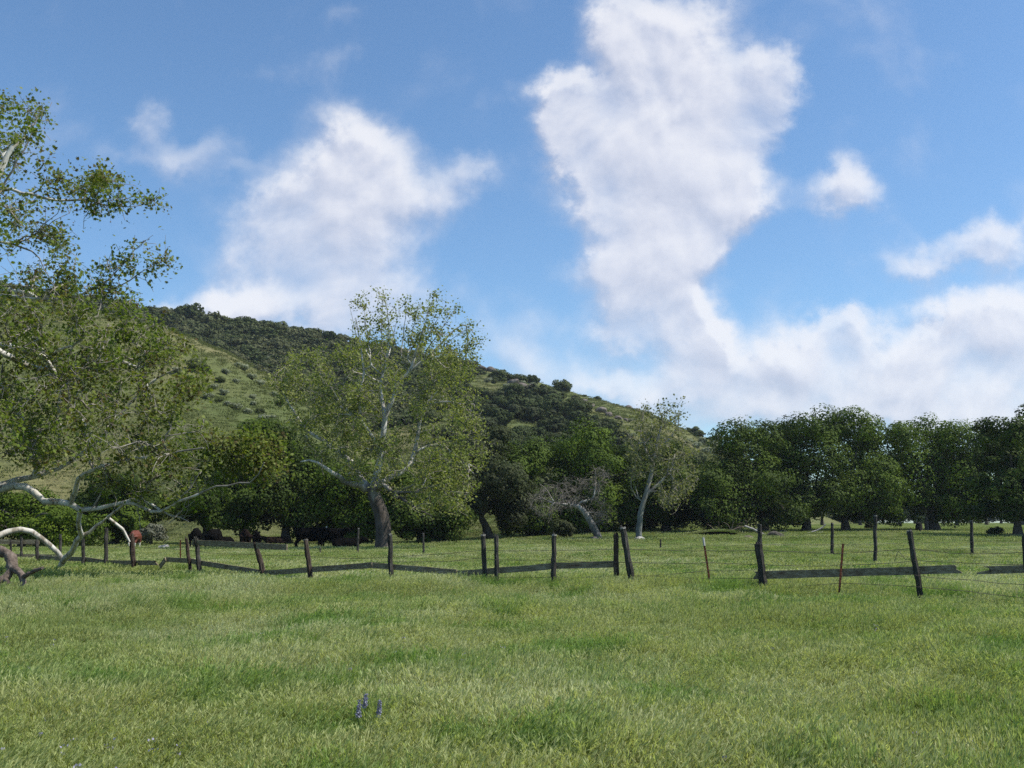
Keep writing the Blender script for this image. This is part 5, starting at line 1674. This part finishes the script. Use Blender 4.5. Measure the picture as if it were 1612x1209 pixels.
def build_rear_fence():
    org = np.array([at(1310, 863, 53)[0], 53, 0.0])
    f = thing('wire_fence', org, 'thin rear barbed wire fence on grey posts in front of the grove', 'fence')
    ps = [(1196, 826, 1196, 862, 8, 44), (1310, 824, 1310, 864, 5.4, 46), (1529, 820, 1530, 869, 5.6, 46), (1690, 818, 1690, 872, 6, 45), (1040, 850, 1040, 861, 3, 52)]
    for i, (tx, ty, bx, by, w, Y) in enumerate(ps):
        post(f, org, tx, ty, bx, by, w, Y, 'wood_grey', 540 + i, 'wood', 'cap' if i < 3 else None)
    for k, dy in enumerate((0, 13)):
        wire(f, org, [at(1003, 855 + dy * .6, 54), at(1040, 856 + dy * .6, 51.9), at(1196, 857 + dy * .8, 43.9), at(1310, 857 + dy * .8, 45.9), at(1529, 853 + dy * .8, 45.9), at(1690, 852 + dy, 44.9)], 550 + k, .02, .005)
    # isolated posts
    g = 'single weathered posts behind the fence'
    for i, (tx, ty, bx, by, w, Y, lab, mt) in enumerate([(564, 832, 563, 868, 3.8, 50, 'thin grey post beside the lying black cow', 'wood_grey'), (666, 840, 667, 871, 3.8, 46, 'thin grey post right of the big sycamore trunk', 'wood_grey'),
                                                         (504, 862, 504, 872, 3, 48, 'short stub post in the grass below the tagged cow', 'wood_grey'), (1378, 812, 1378, 886, 6.4, 36, 'tall grey round post standing alone left of the leaning post', 'wood_grey')]):
        o0 = at(bx, by, Y); o0[2] = ground_z(o0[0], Y)
        t = thing('fence_post', o0, lab, 'post', g)
        post(t, o0, tx, ty, bx, by, w, Y, mt, 560 + i, 'wood', 'cap')
    # rail fence at far left
    org = np.array([at(35, 860, 40)[0], 40, 0.0])
    f = thing('rail_fence', org, 'grey rail fence glimpsed under the white limb at far left', 'fence')
    for i, (tx, ty, bx, by, w) in enumerate([(17, 850, 17, 880, 3.6), (34, 847, 34, 880, 4.4), (95, 842, 95, 880, 5), (-30, 850, -30, 880, 4)]):
        post(f, org, tx, ty, bx, by, w, 40, 'wood_grey', 580 + i)
    board(f, org, [(-40, 852, 40), (20, 853, 40), (62, 853, 40)], 7, .1, 'board_grey', 590)
    board(f, org, [(-40, 874, 40), (20, 875, 40), (96, 876, 40)], 6, .1, 'board_grey', 591)


build_rear_fence()


# ---------------------------------------------------------------- lupines
def lupine(px, py_top, py_bot, Y, seed, label):
    rng = np.random.RandomState(seed)
    top = at(px, py_top, Y); bot = at(px - 2, py_bot, Y)
    base = np.array([bot[0], Y, float(ground_z(bot[0], Y))])
    o = thing('lupine', base, label, 'wildflower', 'lupines in the near grass')
    ax = top - bot
    mb = MB(); tube(mb, catmull([(0, 0, 0), (bot - base) * .6 + [.01, 0, 0], bot - base, top - base], 9), np.linspace(.004, .0015, 9), 5)
    mb.obj('stem', M['lupine_leaf'], o, True)
    mb = MB(); C, N, S = [], [], []
    H = np.linalg.norm(ax)
    for k in range(9):
        s = k / 8.5
        c0 = bot - base + ax * s; r = .0135 * (1 - .45 * s) * (.7 + .6 * rng.rand())
        m = 5 if k < 6 else 4
        for j in range(m):
            a = j * 6.283 / m + k * .4 + rng.rand() * .3
            d = np.array([math.cos(a), math.sin(a), .25])
            C += [c0 + d * r, c0 + d * r * 1.35 + [0, 0, .004], c0 + d * r * .8]; N += [d, d + rng.normal(size=3) * .5, np.cross(d, [0, 0, 1.])]
            S += [.014 * (1 - .3 * s)] * 3
    leaves(mb, np.array(C), np.array(N), np.array(S), BROAD, rng, -.5)
    mb.obj('flower_spike', M['lupine'], o)
    mb = MB()
    for j in range(7):
        a = rng.rand() * 6.28; hgt = (bot - base)[2] * rng.uniform(.45, .95); d = np.array([math.cos(a), math.sin(a), 0])
        c = d * .055 + np.array([0, 0, hgt])
        for q in range(7):
            b = q * 6.283 / 7; e = np.array([math.cos(b), math.sin(b), .35])
            leaves(mb, (c + e * .02)[None], (np.array([0, 0, 1.]) + rng.normal(size=3) * .3)[None], .036, RHOMB * [.5, 1, 1], rng, 0)
    mb.obj('leaves', M['lupine_leaf'], o)


lupine(576, 1093, 1114, 6.75, 601, 'rearmost and tallest of the three blue lupine spikes')
lupine(566, 1102, 1129, 6.5, 602, 'blue lupine spike in front, at the left of the three')
lupine(598, 1103, 1129, 6.55, 603, 'blue lupine spike set apart at the right of the three')

# ---------------------------------------------------------------- air
def build_haze():
    m, nt, out = new_mat('pale_air')
    v = nn(nt, 'ShaderNodeVolumePrincipled')
    v.inputs['Color'].default_value = (.80, .88, 1.0, 1)
    v.inputs['Density'].default_value = HAZE
    v.inputs['Anisotropy'].default_value = .2
    nt.links.new(v.outputs[0], out.inputs['Volume'])
    x, y0, y1, z0, z1 = 700, -480, 700, -9, 125
    mb = MB()
    mb.add([(sx * x, yy, zz) for zz in (z0, z1) for sx, yy in ((-1, y0), (1, y0), (1, y1), (-1, y1))],
           np.array([[3, 2, 1, 0], [4, 5, 6, 7], [0, 1, 5, 4], [1, 2, 6, 5], [2, 3, 7, 6], [3, 0, 4, 7]]))
    o = mb.obj('haze', m); tag(o, 'faint blue air over the far hillside', 'haze', kind='stuff')


HAZE = .00012
if HAZE: build_haze()

# ---------------------------------------------------------------- render settings
SC.view_settings.view_transform = 'Standard'
SC.view_settings.look = 'None'
SC.view_settings.exposure = 0.30
SC.view_settings.gamma = 1
SC.render.engine = 'CYCLES'
SC.cycles.max_bounces = 5
SC.cycles.diffuse_bounces = 3
SC.cycles.glossy_bounces = 2
SC.cycles.transmission_bounces = 3
SC.cycles.use_denoising = False
SC.cycles.caustics_reflective = False
SC.cycles.caustics_refractive = False
